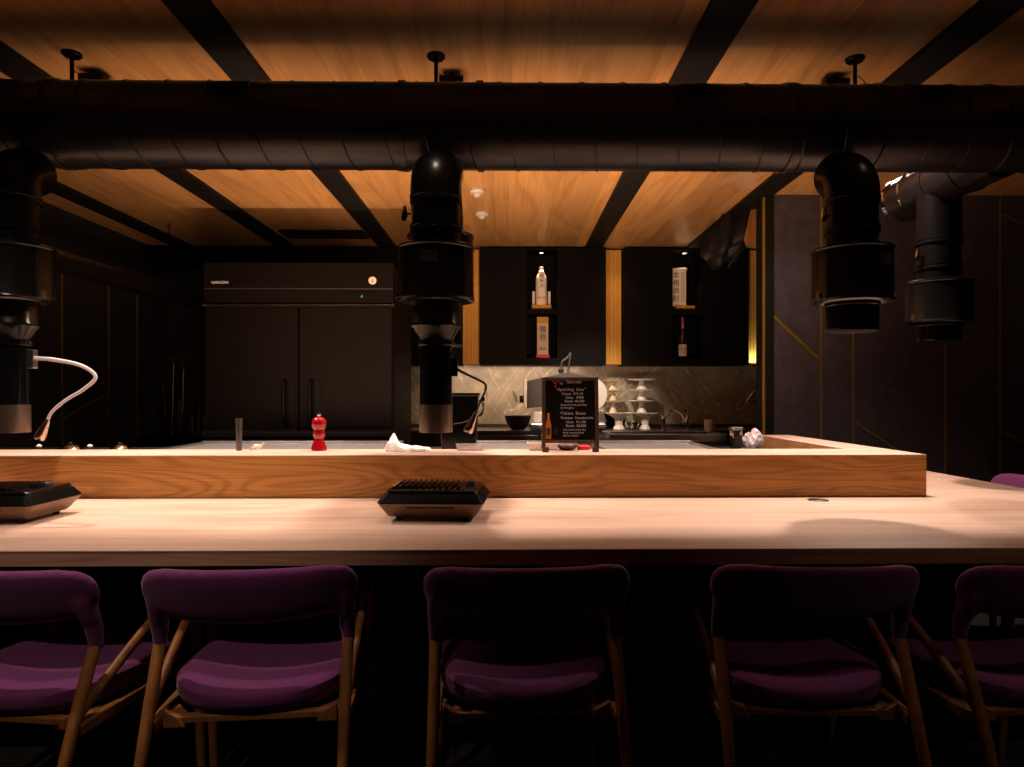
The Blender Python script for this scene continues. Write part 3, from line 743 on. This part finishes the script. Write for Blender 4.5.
bowl(619, .125, 'white flared footed bowl under the left plate tower'); bowl(645, .115, 'white flared footed bowl under the right plate tower')
zL = Z(613, 400, ry)
st = thing('black_box', 'black box standing behind bowls and carrying the left plate tower', 'box', (X(613, ry), 6.14, zc))
obj('carcass', bx(-.12, .12, -.06, .12, .0005, .13), M['cab'], st, bevel=.004)
tower(613, 11, [(413, 400.6), (400.5, 390), (389.9, 380)], M['cream'], ['cream footed plate at the bottom of the left tower', 'cream footed plate in the middle of the left tower', 'cream footed plate on top of the left tower'])
tower(641.5, 14, [(412.9, 400), (399.9, 389.5), (389.4, 379)], M['white'], ['white footed plate at the bottom of the right tower', 'white footed plate in the middle of the right tower', 'white footed plate on top of the right tower'])
gb = obj('glass_bowl', lathe([(.03, .0005), (.035, .004), (.055, .04), (.06, .07), (.055, .068), (.03, .01), (0, .008)], 24), M['chrome'], None, True, (X(632, 5.86), 5.86, zc)); tag(gb, 'small shiny round bowl between the two flared white bowls', 'bowl')

# meat slicer ----------------------------------------------------------
my = 5.88
ms = thing('meat_slicer', 'stainless meat slicer with large white disc blade behind the menu board', 'slicer', (X(565, my), my, zc))
mx = lambda px: X(px, my)-X(565, my); mz = lambda py: Z(565, py, my)-zc
bm = bx(mx(530), mx(604), -.14, .16, .012, .06); obj('base', bm, M['steel'], ms, bevel=.01)
obj('motor_column', prism(B(), [(mx(533), .061), (mx(545), .061), (mx(548), mz(412)), (mx(534), mz(412))], .0, .12, 'y'), M['white'], ms, bevel=.006)
bm = prism(B(), [(mx(527), mz(408)), (mx(582), mz(404)), (mx(595), mz(378)), (mx(568), mz(372)), (mx(527), mz(381))], -.02, .1, 'y')
obj('housing', bm, M['slicer'], ms, bevel=.008)
obj('guard_panel', bx(mx(523.5), mx(527), -.06, .12, mz(407), mz(379)), M['steel'], ms, bevel=.002)
bm = tube([(mx(590), -.075, mz(394)), (mx(590), -.06, mz(394))], 16*my/F, 48); tube([(mx(590), -.085, mz(394)), (mx(590), -.0755, mz(394))], .05, 24, bm)
obj('blade', bm, M['white'], ms, True)
obj('blade_guard_post', prism(B(), [(mx(596), .061), (mx(606), .061), (mx(602), mz(410)), (mx(598), mz(410))], -.06, -.02, 'y'), M['steel'], ms, bevel=.004)
obj('meat_press', tube(bez([(mx(562), .02, mz(373)), (mx(562), .02, mz(362)), (mx(567), .02, mz(358)), (mx(571), .02, mz(353)), (mx(569), .02, mz(365)), (mx(568), .02, mz(374))], 6), .010, 10), M['dsteel'], ms, True)
obj('knob', lathe([(0, -.02), (.02, -.016), (.025, 0), (.02, .016), (0, .02)], 16, c=(mx(561), 0, mz(371))), M['rubber'], ms, True)
obj('dial', tube([(mx(519.5), -.02, mz(399)), (mx(523.4), -.02, mz(399))], .03, 20), M['rubber'], ms, True)
obj('handle', tube([(mx(517), -.04, mz(402)), (mx(513), -.05, mz(391))], [.012, .009], 12), M['white'], ms, True)
pb = obj('black_bowl', lathe([(.05, .0005), (.06, .004), (.10, .06), (.115, .12), (.108, .12), (.09, .06), (.04, .012), (0, .01)], 28), M['rubber'], None, True, (X(518, 5.9), 5.92, zc)); tag(pb, 'black round bowl left of the meat slicer', 'bowl')

# triangle rail + bag + jar -----------------------------------------
ty = 6.0
P = [at(763, 381, ty), at(748, 399, ty), at(750, 402, ty), at(764, 402, ty)]
t = thing('triangle_bracket', 'bent chrome triangle bracket beside the partition edge', 'bracket', tuple(P[0]))
obj('bent_bar', tube(bez([q-P[0] for q in P], 5), .008, 10), M['chrome'], t, True)
obj('wall_stem', tube([(0, 0, 0), (0, YB-ty-.014, 0)], .008, 10), M['chrome'], t, True)
iy = 3.70
j = thing('glass_jar', 'square dark glass jar beside the crumpled bag on the island', 'jar', (X(736, iy), iy, IZ))
s_ = iy/F; jh = Z(736, 427, iy)-IZ
obj('glass_body', bx(-.028, .028, -.028, .028, .0005, jh-.018), M['glass'], j, bevel=.006)
obj('contents', bx(-.02, .02, -.02, .02, .006, jh*.62), M['rubber'], j, bevel=.003)
obj('lid', bx(-.029, .029, -.029, .029, jh-.017, jh), M['steel'], j, bevel=.003)
bm = B(); bmesh.ops.create_icosphere(bm, subdivisions=3, radius=1)
rnd = random.Random(3)
for v in bm.verts:
    f_ = rnd.uniform(.74, 1.12); c = v.co
    wz = 1.05-.45*max(0, c.z)
    v.co = Vector((c.x*.056*f_*wz, c.y*.045*f_*wz, max(c.z*f_, -.8)*.058 + .012*math.sin(c.x*4)))
zmin = min(v.co.z for v in bm.verts)
o = obj('plastic_bag', bm, M['bagclear'], None, False, (X(752, iy), iy-.02, IZ-zmin+.001)); tag(o, 'crumpled clear plastic bag at the right end of the island', 'bag')

# ================================================================= LEDGE / ISLAND ITEMS
LZ = LT + .0045
# menu board
my2 = 2.77
mb = thing('menu_board', 'small wooden framed chalkboard menu standing on the raised ledge', 'menu board', (X(570.5, my2), my2, LZ))
s_ = my2/F; hw = 28.5*s_; hh = Z(570, 377, my2)-LZ
rot = (math.radians(-5), 0, 0)
bd = (math.radians(-5))
def fpart(name, a, b, c, d_, e, f_, m, bev=.001):
    return obj(name, bx(a, b, c, d_, e, f_), m, mb, rot=rot, bevel=bev)
fz0 = 9*s_
fpart('frame_side', -hw, -hw+.014, -.008, .008, .002, hh, M['frame']); fpart('frame_side', hw-.014, hw, -.008, .008, .002, hh, M['frame'])
fpart('frame_rail', -hw+.0141, hw-.0141, -.008, .008, hh-.012, hh, M['frame']); fpart('frame_rail', -hw+.0141, hw-.0141, -.008, .008, fz0, fz0+.012, M['frame'])
ch_ = fpart('chalk_panel', -hw+.0141, hw-.0141, -.003, .005, fz0+.0121, hh-.0121, M['chalk'], 0)
for s in (-1, 1): obj('rear_leg', tube([(s*(hw-.007), .02-.0, hh-.01), (s*(hw-.007), .07, .007)], .006, 8), M['frame'], mb, True)
for s in (-1, 1): obj('foot_block', bx(s*(hw-.014)-.013, s*(hw-.014)+.013, -.014, .006, .0005, .020), M['frame'], mb, bevel=.001)
def chalk(s, px, py, size, m=M['ink'], name='chalk_writing', al='LEFT', rz_=0):
    x = (px-570.5)*s_; z = (453.5-py)*s_
    o = text(name, s, size*s_*1.0, m, ch_, (x, -.0035, z), (PI/2, 0, 0), al); return o
chalk('Y', 552.5, 389, 11, M['redink'], 'red_letter'); chalk('by', 560, 385.5, 4); chalk('TERIYAKI', 566, 384.5, 3.9)
for s, x_, y_, z_ in (('•Sparkling  Sake”', 557, 392, 4.3), ('Dassai  ¥39-45', 562, 396.2, 3.6), ('Glass   ¥980', 566, 400, 3.6), ('Bottle  ¥6,200', 565, 403.6, 3.4), ('fresh and fruity sparkling', 561, 407, 2.6), ('by the glass', 561, 410, 2.8),
                      ('•Takara  Shuzo', 560, 416, 4.3), ('Premium  Yamadanishiki', 561, 420.4, 3.3), ('Glass   ¥1,100', 566, 424.6, 3.5), ('Bottle  ¥8,800', 566, 428.4, 3.5), ('rich aroma with a dry', 563, 432, 2.6), ('finish, served chilled', 563, 435, 2.6), ('ask for details', 563, 438, 2.8)):
    chalk(s, x_, y_, z_)
for px, m1, m2 in ((548.5, M['amber'], 'amber'), (555.5, M['bottle'], 'dark')):
    bm = B(); q = [(-2.6, 0), (-2.8, 14), (-1.2, 20), (-1.2, 26), (1.2, 26), (1.2, 20), (2.8, 14), (2.6, 0)]
    prism(bm, [(((px-570.5)+a)*s_, (13+b_)*s_) for a, b_ in q], -.0046, -.0031, 'y')
    o = obj('bottle_picture', bm, m1, ch_)
    o['label'] = m2 + ' bottle picture stuck on the chalkboard'
    bm = bx((px-572.5)*s_, (px-568.5)*s_, -.0056, -.0047, 17*s_, 24*s_); obj('picture_label', bm, M['frame'] if m2 == 'amber' else M['sticker'], ch_)
# red pepper mill
pm = thing('pepper_mill', 'glossy red pepper mill standing behind the ledge on the left', 'pepper mill', (X(319, 2.86), 2.86, LZ))
q = 2.86/F
obj('mill_base', lathe([(7*q, .0005), (7.6*q, .003), (7.4*q, 3*q), (6.2*q, 7*q), (4.6*q, 11*q), (4.4*q, 12*q), (5.6*q, 14.5*q), (6*q, 17.5*q), (5.4*q, 20*q)], 36), M['red'], pm, True)
obj('mill_head', lathe([(4.6*q, 20.1*q), (6*q, 22*q), (7.2*q, 25.5*q), (7.3*q, 28*q), (6.4*q, 31*q), (4*q, 33*q), (1.5*q, 33.6*q), (0, 33.7*q)], 36), M['red'], pm, True)
obj('mill_knob', lathe([(1.2*q, 33.5*q), (2*q, 35*q), (1.9*q, 37*q), (0, 38*q)], 20), M['chrome'], pm, True)
# grey tapered cylinder (knife steel holder)
o = obj('steel_cylinder', lathe([(2.6*q, .0005), (3.3*q, 29*q), (3.4*q, 32*q), (2.8*q, 32*q), (0, 30*q)], 24), M['dsteel'], None, True, (X(239, 2.86), 2.86, LZ)); tag(o, 'slim grey steel cylinder standing on ledge left of the pepper mill', 'cylinder')
# little white bird-shaped rest
bm = tube(bez([at(250, 449, 2.86), at(256, 446.5, 2.86), at(260, 446.5, 2.86), at(264, 442.5, 2.86)], 6), [.009*(.35+.65*math.sin(PI*min(1, .12+i/18))) for i in range(19)], 10)
for v in bm.verts: v.co.z = max(v.co.z, LZ+.0005)
o = obj('chopstick_rest', bm, M['white'], None, True); tag(o, 'tiny white curved chopstick rest beside the slim steel cylinder', 'chopstick rest')
# folded towel
def cloth_blob(name, px0, px1, py, y, label, m, hfun, cat, dep=.07):
    x0, x1 = X(px0, y), X(px1, y); bm = B(); nx, ny = 30, 14; g_ = []; rn = random.Random(11)
    for j_ in range(ny+1):
        row = []
        for i in range(nx+1):
            u = i/nx; v = j_/ny; e = math.sin(PI*min(1, max(0, v)))**.35 * math.sin(PI*u)**.22
            row.append(bm.verts.new((x0+(x1-x0)*u, y-dep+2*dep*v + .006*math.sin(u*17), LZ+.001+hfun(u)*e*(1+.12*math.sin(u*23+v*7)+.08*math.sin(v*19)))))
        g_.append(row)
    for j_ in range(ny):
        for i in range(nx): bm.faces.new((g_[j_][i], g_[j_][i+1], g_[j_+1][i+1], g_[j_+1][i]))
    bt = [bm.verts.new((v.co.x, v.co.y, LZ+.0005)) for v in g_[0]]; bt2 = [bm.verts.new((v.co.x, v.co.y, LZ+.0005)) for v in g_[-1]]
    for i in range(nx):
        bm.faces.new((bt[i], bt[i+1], g_[0][i+1], g_[0][i])); bm.faces.new((bt2[i], bt2[i+1], g_[-1][i+1], g_[-1][i])); bm.faces.new((bt[i], bt[i+1], bt2[i+1], bt2[i]))
    bmesh.ops.remove_doubles(bm, verts=bm.verts, dist=1e-5)
    o = obj(name, bm, m, None, True); return tag(o, label, cat)
cloth_blob('folded_towel', 386, 431, 450, 2.84, 'crumpled white towel on the ledge left of the black bin', M['cloth'],
           lambda u: .052*math.exp(-((u-.15)/.13)**2)+.026*(1-.4*u), 'towel', .05)
# clear tray right of the bin and white tray under the sign
def tray(px0, px1, y, h, label, m, m2=None):
    a, b_ = X(px0, y), X(px1, y); w = (b_-a)/2
    t = thing('plastic_tray', label, 'tray', ((a+b_)/2, y, LZ))
    bm = B(); prof = [(.84, .0005), (.96, h-.003), (1.0, h), (.93, h), (.8, .004)]
    rings = [[bm.verts.new((sx_*w*k, sy_*.04*k, z)) for sx_, sy_ in ((-1, -1), (1, -1), (1, 1), (-1, 1))] for k, z in prof]
    for p_, q_ in zip(rings, rings[1:]):
        for k in range(4): bm.faces.new((p_[k], p_[(k+1) % 4], q_[(k+1) % 4], q_[k]))
    bm.faces.new(rings[0]); bm.faces.new(rings[-1])
    obj('tray_body', bm, m, t)
    if m2: obj('tray_filling', bx(-w*.7, w*.6, -.026, .026, .0055, h*.8), m2, t, bevel=.003)
tray(456, 484, 2.87, .026, 'low clear plastic tray right of the black bin', M['plastic'])
tray(527, 558, 2.885, .030, 'white tray with red content behind the left menu board foot', M['white'], M['redp'])
o = obj('red_lid', lathe([(.026, .0005), (.028, .004), (.028, .016), (.022, .02), (0, .021)], 24), M['redp'], None, True, (X(584, 2.88), 2.885, LZ)); tag(o, 'small red lid lying behind the menu board feet', 'lid')
o = obj('brown_dish', lathe([(.02, .0005), (.032, .004), (.046, .022), (.043, .022), (.03, .008), (0, .006)], 28), M['frame'], None, True, (X(567, 2.88), 2.87, LZ)); tag(o, 'small brown dish between the menu board feet', 'dish')
# black bin
by = 3.02
a, b_ = X(440, by), X(479.5, by); zb = IZ; zt2 = Z(460, 393, by)
t = thing('black_bin', 'black flared plastic bin behind the ledge under the middle hood', 'bin', ((a+b_)/2, 3.005, IZ))
bm = B(); w = (b_-a)/2; prof = [(.80, .0005), (.98, zt2-zb-.012), (1.04, zt2-zb-.010), (1.04, zt2-zb), (.95, zt2-zb), (.76, .008)]
rings = [[bm.verts.new((sx_*w*k, sy_*.065*k, z)) for sx_, sy_ in ((-1, -1), (1, -1), (1, 1), (-1, 1))] for k, z in prof]
for p_, q_ in zip(rings, rings[1:]):
    for k in range(4): bm.faces.new((p_[k], p_[(k+1) % 4], q_[(k+1) % 4], q_[k]))
bm.faces.new(rings[0]); bm.faces.new(rings[-1])
obj('bin_body', bm, M['blkgloss'], t, bevel=.004)
obj('bin_liner', bx(-w*.82, w*.82, -.05, .05, (zt2-zb)*.75, (zt2-zb)*.78), M['rubber'], t)
obj('bin_handle', tube(bez([(w*1.03, -.02, zt2-zb-.03), (w*1.2, -.02, zt2-zb-.05), (w*1.14, -.02, zt2-zb-.09), (w*.98, -.02, zt2-zb-.10)], 6), .005, 8), M['rubber'], t, True)
# small shakers and domes at the far left
for px, lab in ((39, 'tiny pink tipped shaker poking above ledge, leftmost'), (90, 'tiny pink tipped shaker between the two steel domes')):
    o = thing('spice_shaker', lab, 'shaker', (X(px, 2.98), 2.98, IZ))
    h_ = Z(px, 444.5, 2.98)-IZ
    obj('shaker_body', lathe([(.014, .0005), (.015, .004), (.013, h_-.02), (.008, h_-.01)], 20), M['glass'], o, True)
    obj('shaker_tip', lathe([(.009, h_-.0099), (.011, h_-.006), (.006, h_), (0, h_+.001)], 20), M['cloth'], o, True)
for px, w_, lab in ((70.5, 15, 'shiny steel dome lid behind the ledge, left of the pair'), (120, 13, 'shiny steel dome lid behind the ledge, right of the pair')):
    yq = 3.25; r = w_*yq/F; h_ = Z(px, 443.5, yq)-IZ
    o = thing('dome_lid', lab, 'lid', (X(px, yq), yq, IZ))
    obj('dome', lathe([(r*1.02, .0005), (r, .004), (r*.9, h_*.45), (r*.6, h_*.8), (r*.25, h_*.96), (0, h_)], 36), M['chrome'], o, True)
    obj('lid_knob', lathe([(.006, h_-.003), (.01, h_+.004), (0, h_+.007)], 14), M['rubber'], o, True)

# utensils + knives at the left rear
ky = 5.4
t = thing('knife_rack', 'dark knife block with pale blades and handles left of the refrigerator', 'knife rack', (X(188, ky), ky, 0))
kz = lambda py: Z(188, py, ky); kx = lambda px: X(px, ky)-X(188, ky)
obj('cabinet', bx(kx(140), kx(222), -.05, .4, .001, kz(436)), M['cab'], t, bevel=.004)
obj('rack_body', bx(kx(186), kx(208), .0, .1, kz(435.8), kz(417)), M['rubber'], t, bevel=.004)
for px in (193, 199, 205):
    k = obj('knife_blade', bx(kx(px)-.007, kx(px)+.007, -.012, -.009, kz(434.5), kz(416)), M['steel'], t)
    obj('knife_handle', bx(kx(px)-.012, kx(px)+.012, -.018, -.003, kz(415.9), kz(402)), M['frame'], k, bevel=.004)
for px, pt, lab in ((168, 357, 'ladle'), (178, 362, 'ladle')):
    t = thing('steel_ladle', ('long handled steel ladle, taller' if px == 168 else 'long handled steel skimmer, slimmer') + ' one standing left of the knife rack', 'ladle', (X(px, ky), ky+.06, kz(435.8)))
    h_ = kz(pt)-kz(435.8)
    obj('handle', tube([(0, 0, .001), (.015, 0, h_-.04)], .005, 8), M['dsteel'], t, True)
    obj('scoop', lathe([(0, -.03), (.03, -.015), (.042, .01), (.04, .01), (.026, -.012), (0, -.025)], 20, c=(.015, 0, h_-.02)), M['dsteel'], t, True)
for px, h0, lab in ((163, 385, 'slim dark bottle left of ladles at the rear left'), (180, 400, 'slim brown bottle right of ladles at the rear left')):
    t = obj('dark_bottle', lathe([(.026, .0005), (.028, .005), (.028, (kz(h0)-kz(435.8))*.6), (.011, (kz(h0)-kz(435.8))*.78), (.011, kz(h0)-kz(435.8)), (0, kz(h0)-kz(435.8))], 20), M['bottle'] if px == 163 else M['frame'], None, True, (X(px, ky), ky-.01, kz(435.8))); tag(t, lab, 'bottle')

# ================================================================= CEILING THINGS
for px, py, lab in ((477, 190, 'round white ceiling detector nearer the big duct'), (482, 213, 'round white ceiling detector nearer the rear wall')):
    y = F*(ZC-HC)/(HZ-py); x = X(px, y)
    t = thing('ceiling_detector', lab, 'detector', (x, y, ZC), group='round white ceiling detectors')
    obj('base', lathe([(.048, -.0005), (.050, -.012), (.042, -.022), (.03, -.024)], 32), M['dwhite'], t, True)
    obj('sensor_dome', lathe([(.028, -.0245), (.026, -.036), (.014, -.046), (0, -.048)], 24), M['dwhite'], t, True)
y = 5.75
t = thing('ceiling_vent', 'black slotted vent flush in the wooden ceiling above refrigerator', 'vent', (X(328, y), y-.1, ZC))
w_ = (X(369, y)-X(288, y))/2
bm = bx(-w_, w_, -.14, -.125, -.012, -.0005); box(bm, -w_, w_, .125, .14, -.012, -.0005); box(bm, -w_, -w_+.015, -.1249, .1249, -.012, -.0005); box(bm, w_-.015, w_, -.1249, .1249, -.012, -.0005)
obj('vent_frame', bm, M['beam'], t)
for i in range(6): obj('vent_slat', bx(-w_+.016, w_-.016, -.115+i*.04, -.09+i*.04, -.011, -.002), M['beam'], t)
# hanging black bundle at right rear
gy = 5.0
t = thing('hanging_bundle', 'black wrapped bundle hanging under ceiling beside the partition', 'bundle', tuple(at(735, 200, gy)))
o = at(735, 200, gy); o.z = ZC-.023; t.location = o
bm = B(); bmesh.ops.create_icosphere(bm, subdivisions=4, radius=1)
rn = random.Random(5); cen = at(733, 232, gy)-o
for v in bm.verts:
    c = v.co.copy(); f_ = 1+.10*math.sin(c.x*9+c.z*5)+.07*math.sin(c.y*13+c.x*6)
    w = .19*(.55+.45*max(0, (1-c.z)/2)**.6)
    v.co = Vector((c.x*w*f_ + .13*(c.z), c.y*.16*f_, c.z*.245*f_)) + cen
obj('wrapped_bag', bm, M['bag'], t, True)
obj('tie_strap', tube(bez([at(742, 196, gy)-o, at(752, 205, gy-.1)-o, at(741, 245, gy-.16)-o, at(728, 268, gy-.12)-o], 6), .01, 8), M['bag'], t, True)
bm = B(); pts_ = [at(752, 205, gy-.2)-o, at(763, 203, gy-.2)-o, at(757, 240, gy-.2)-o, at(747, 246, gy-.2)-o, at(744, 240, gy-.2)-o]
vs = [bm.verts.new(p_) for p_ in pts_]; vs2 = [bm.verts.new(p_+Vector((0, .01, 0))) for p_ in pts_]
bm.faces.new(vs); bm.faces.new(vs2[::-1])
for i in range(5): bm.faces.new((vs[i], vs[(i+1) % 5], vs2[(i+1) % 5], vs2[i]))
obj('cardboard_flap', bm, M['leg'], t)['label'] = 'brown cardboard flap'
obj('wire_hook', tube([(0, 0, 0), tuple(cen+Vector((.02, 0, .18)))], .004, 8), M['chrome'], t, True)

# ================================================================= LIGHTS
WARM = (1.0, .77, .61)
def spot(name, loc, aim, power, angle, blend=.4, size=.03, col=WARM):
    l = bpy.data.lights.new(name, 'SPOT'); l.energy = power; l.spot_size = math.radians(angle); l.spot_blend = blend; l.shadow_soft_size = size; l.color = col
    o = bpy.data.objects.new(name, l); C.objects.link(o); o.location = loc
    o.rotation_euler = (Vector(aim)-Vector(loc)).to_track_quat('-Z', 'Y').to_euler(); return o
def area(name, loc, aim, power, sx_, sy_, col=WARM, spread=180):
    l = bpy.data.lights.new(name, 'AREA'); l.shape = 'RECTANGLE'; l.size = sx_; l.size_y = sy_; l.energy = power; l.color = col; l.spread = math.radians(spread)
    o = bpy.data.objects.new(name, l); C.objects.link(o); o.location = loc
    o.rotation_euler = (Vector(aim)-Vector(loc)).to_track_quat('-Z', 'Y').to_euler(); return o
# flat spotlights mounted under the ceiling just behind the duct
for px, lab in ((97, 'flat black ceiling spotlight above the duct on the left'), (452, 'flat black ceiling spotlight above the duct at its middle'), (833, 'flat black ceiling spotlight above the duct on the right')):
    y = 2.84; x = X(px, y)
    t = thing('ceiling_spotlight', lab, 'spotlight', (x, y, ZC))
    obj('housing', bx(-.05, .05, -.05, .05, -.05, -.024), M['blk'], t, bevel=.004)
    obj('stem', tube([(0, 0, -.0005), (0, 0, -.0235)], .01, 10), M['blk'], t, True)
    spot('counter_spot', (x, y, ZC-.056), (x, y-.12, .8), 180, 132, .75, .035)
spot('side_counter_spot', (1.95, 3.7, ZC-.03), (1.95, 2.9, .8), 70, 95, .7, .03)
# kitchen downlights (hidden from here by the duct)
for x in (-1.6, -.4, .8):
    spot('kitchen_spot', (x, 3.45, ZC-.02), (x, 3.35, .9), 60, 80, .7, .05)
# added fill strips hidden on the island, standing in for bounce onto the ceiling
for x in (-1.0, .55):
    t = thing('bounce_fill_strip', 'long added unseen fill light strip on the island top ' + ('left of the black bin' if x < 0 else 'behind the menu board'), 'light', (x, 2.99 if x < 0 else 2.99, IZ))
    obj('housing', bx(-.35, .35, -.02, .02, .0005, .012), M['steel'], t, bevel=.002)
    area('bounce_fill_glow', (x, 2.99, IZ+.016), (x, 4.3, ZC), 34, .68, .03, (1, .62, .38), 112)
spot('rear_counter_spot', (.5, 4.0, ZC-.02), (.72, 5.9, 1.10), 260, 34, .8, .04)
# seating side downlights
for x, yl, e_ in ((-1.35, 1.5, 80), (-.25, 2.10, 18), (1.5, 2.10, 9)):
    spot('counter_front_spot', (x, yl, ZC-.02), (x, 1.88, .77), e_, 84, .9, .03)
spot('aisle_spot', (-1.05, .50, ZC-.02), (-1.0, 1.70, .6), 105, 44, .7, .03)
spot('aisle_spot', (1.75, .50, ZC-.02), (1.4, 1.75, .6), 14, 46, .7, .03)
t = thing('rear_ceiling_fill', 'slim added unseen fill light strip on top of the refrigerator washing the ceiling', 'light', ((fx0+fx1)/2, 4.62, fz))  # added fill: lifts the shade the refrigerator leaves on the rear ceiling
obj('housing', bx(-.45, .45, -.02, .02, .0005, .012), M['steel'], t, bevel=.002)
area('rear_ceiling_fill_glow', ((fx0+fx1)/2, 4.62, fz+.016), ((fx0+fx1)/2, 5.1, ZC), 2.2, .88, .03, (1, .62, .38), 160)
# under-cabinet light, niche lamps
area('under_cabinet_light', (.08, 6.14, CB-.012), (.08, 6.34, 0), 8.5, 1.25, .03, (1, .72, .5))
for c, z in ((c1, zu), (c2, zu)):
    spot('niche_lamp_light', (c, RY+.075, ZZ(249.5)-.02), (c, RY+.10, zu), 9, 60, .5, .01, (1, .72, .5))
area('strip_light', (XX(757), RY+.03, CB+.02), (XX(757), RY+.06, ZC), 1.0, .1, .02, (.85, 1, 1))
spot('strip_wash', (XX(615), 5.75, ZC-.03), (XX(615), RY+.06, 1.9), 4, 60, .8, .03, (1, .7, .3))
spot('strip_wash', (XX(471), 5.75, ZC-.03), (XX(471), RY+.06, 1.9), 2.5, 50, .8, .03, (1, .7, .3))
spot('partition_wash', (X(795, 4.0), 3.95, ZC-.03), (X(800, 4.51), 4.51, 1.6), 9, 60, .9, .05, (1, .82, .78))

w = bpy.data.worlds.new('world'); bpy.context.scene.world = w; w.use_nodes = True
w.node_tree.nodes['Background'].inputs[0].default_value = (.02, .015, .013, 1); w.node_tree.nodes['Background'].inputs[1].default_value = .1

# ================================================================= CAMERA
cam = bpy.data.cameras.new('camera'); cam.sensor_width = 36; cam.lens = F*36/1024
cam.shift_x = -6.1/1024; cam.shift_y = 11.5/1024; cam.clip_start = .02
co = bpy.data.objects.new('camera', cam); C.objects.link(co)
co.location = (0, 0, HC); co.rotation_euler = (PI/2, 0, -TH)
sc = bpy.context.scene; sc.camera = co
vs = sc.view_settings; vs.view_transform = 'Standard'; vs.look = 'None'; vs.gamma = 1; vs.use_curve_mapping = False; vs.exposure = 0
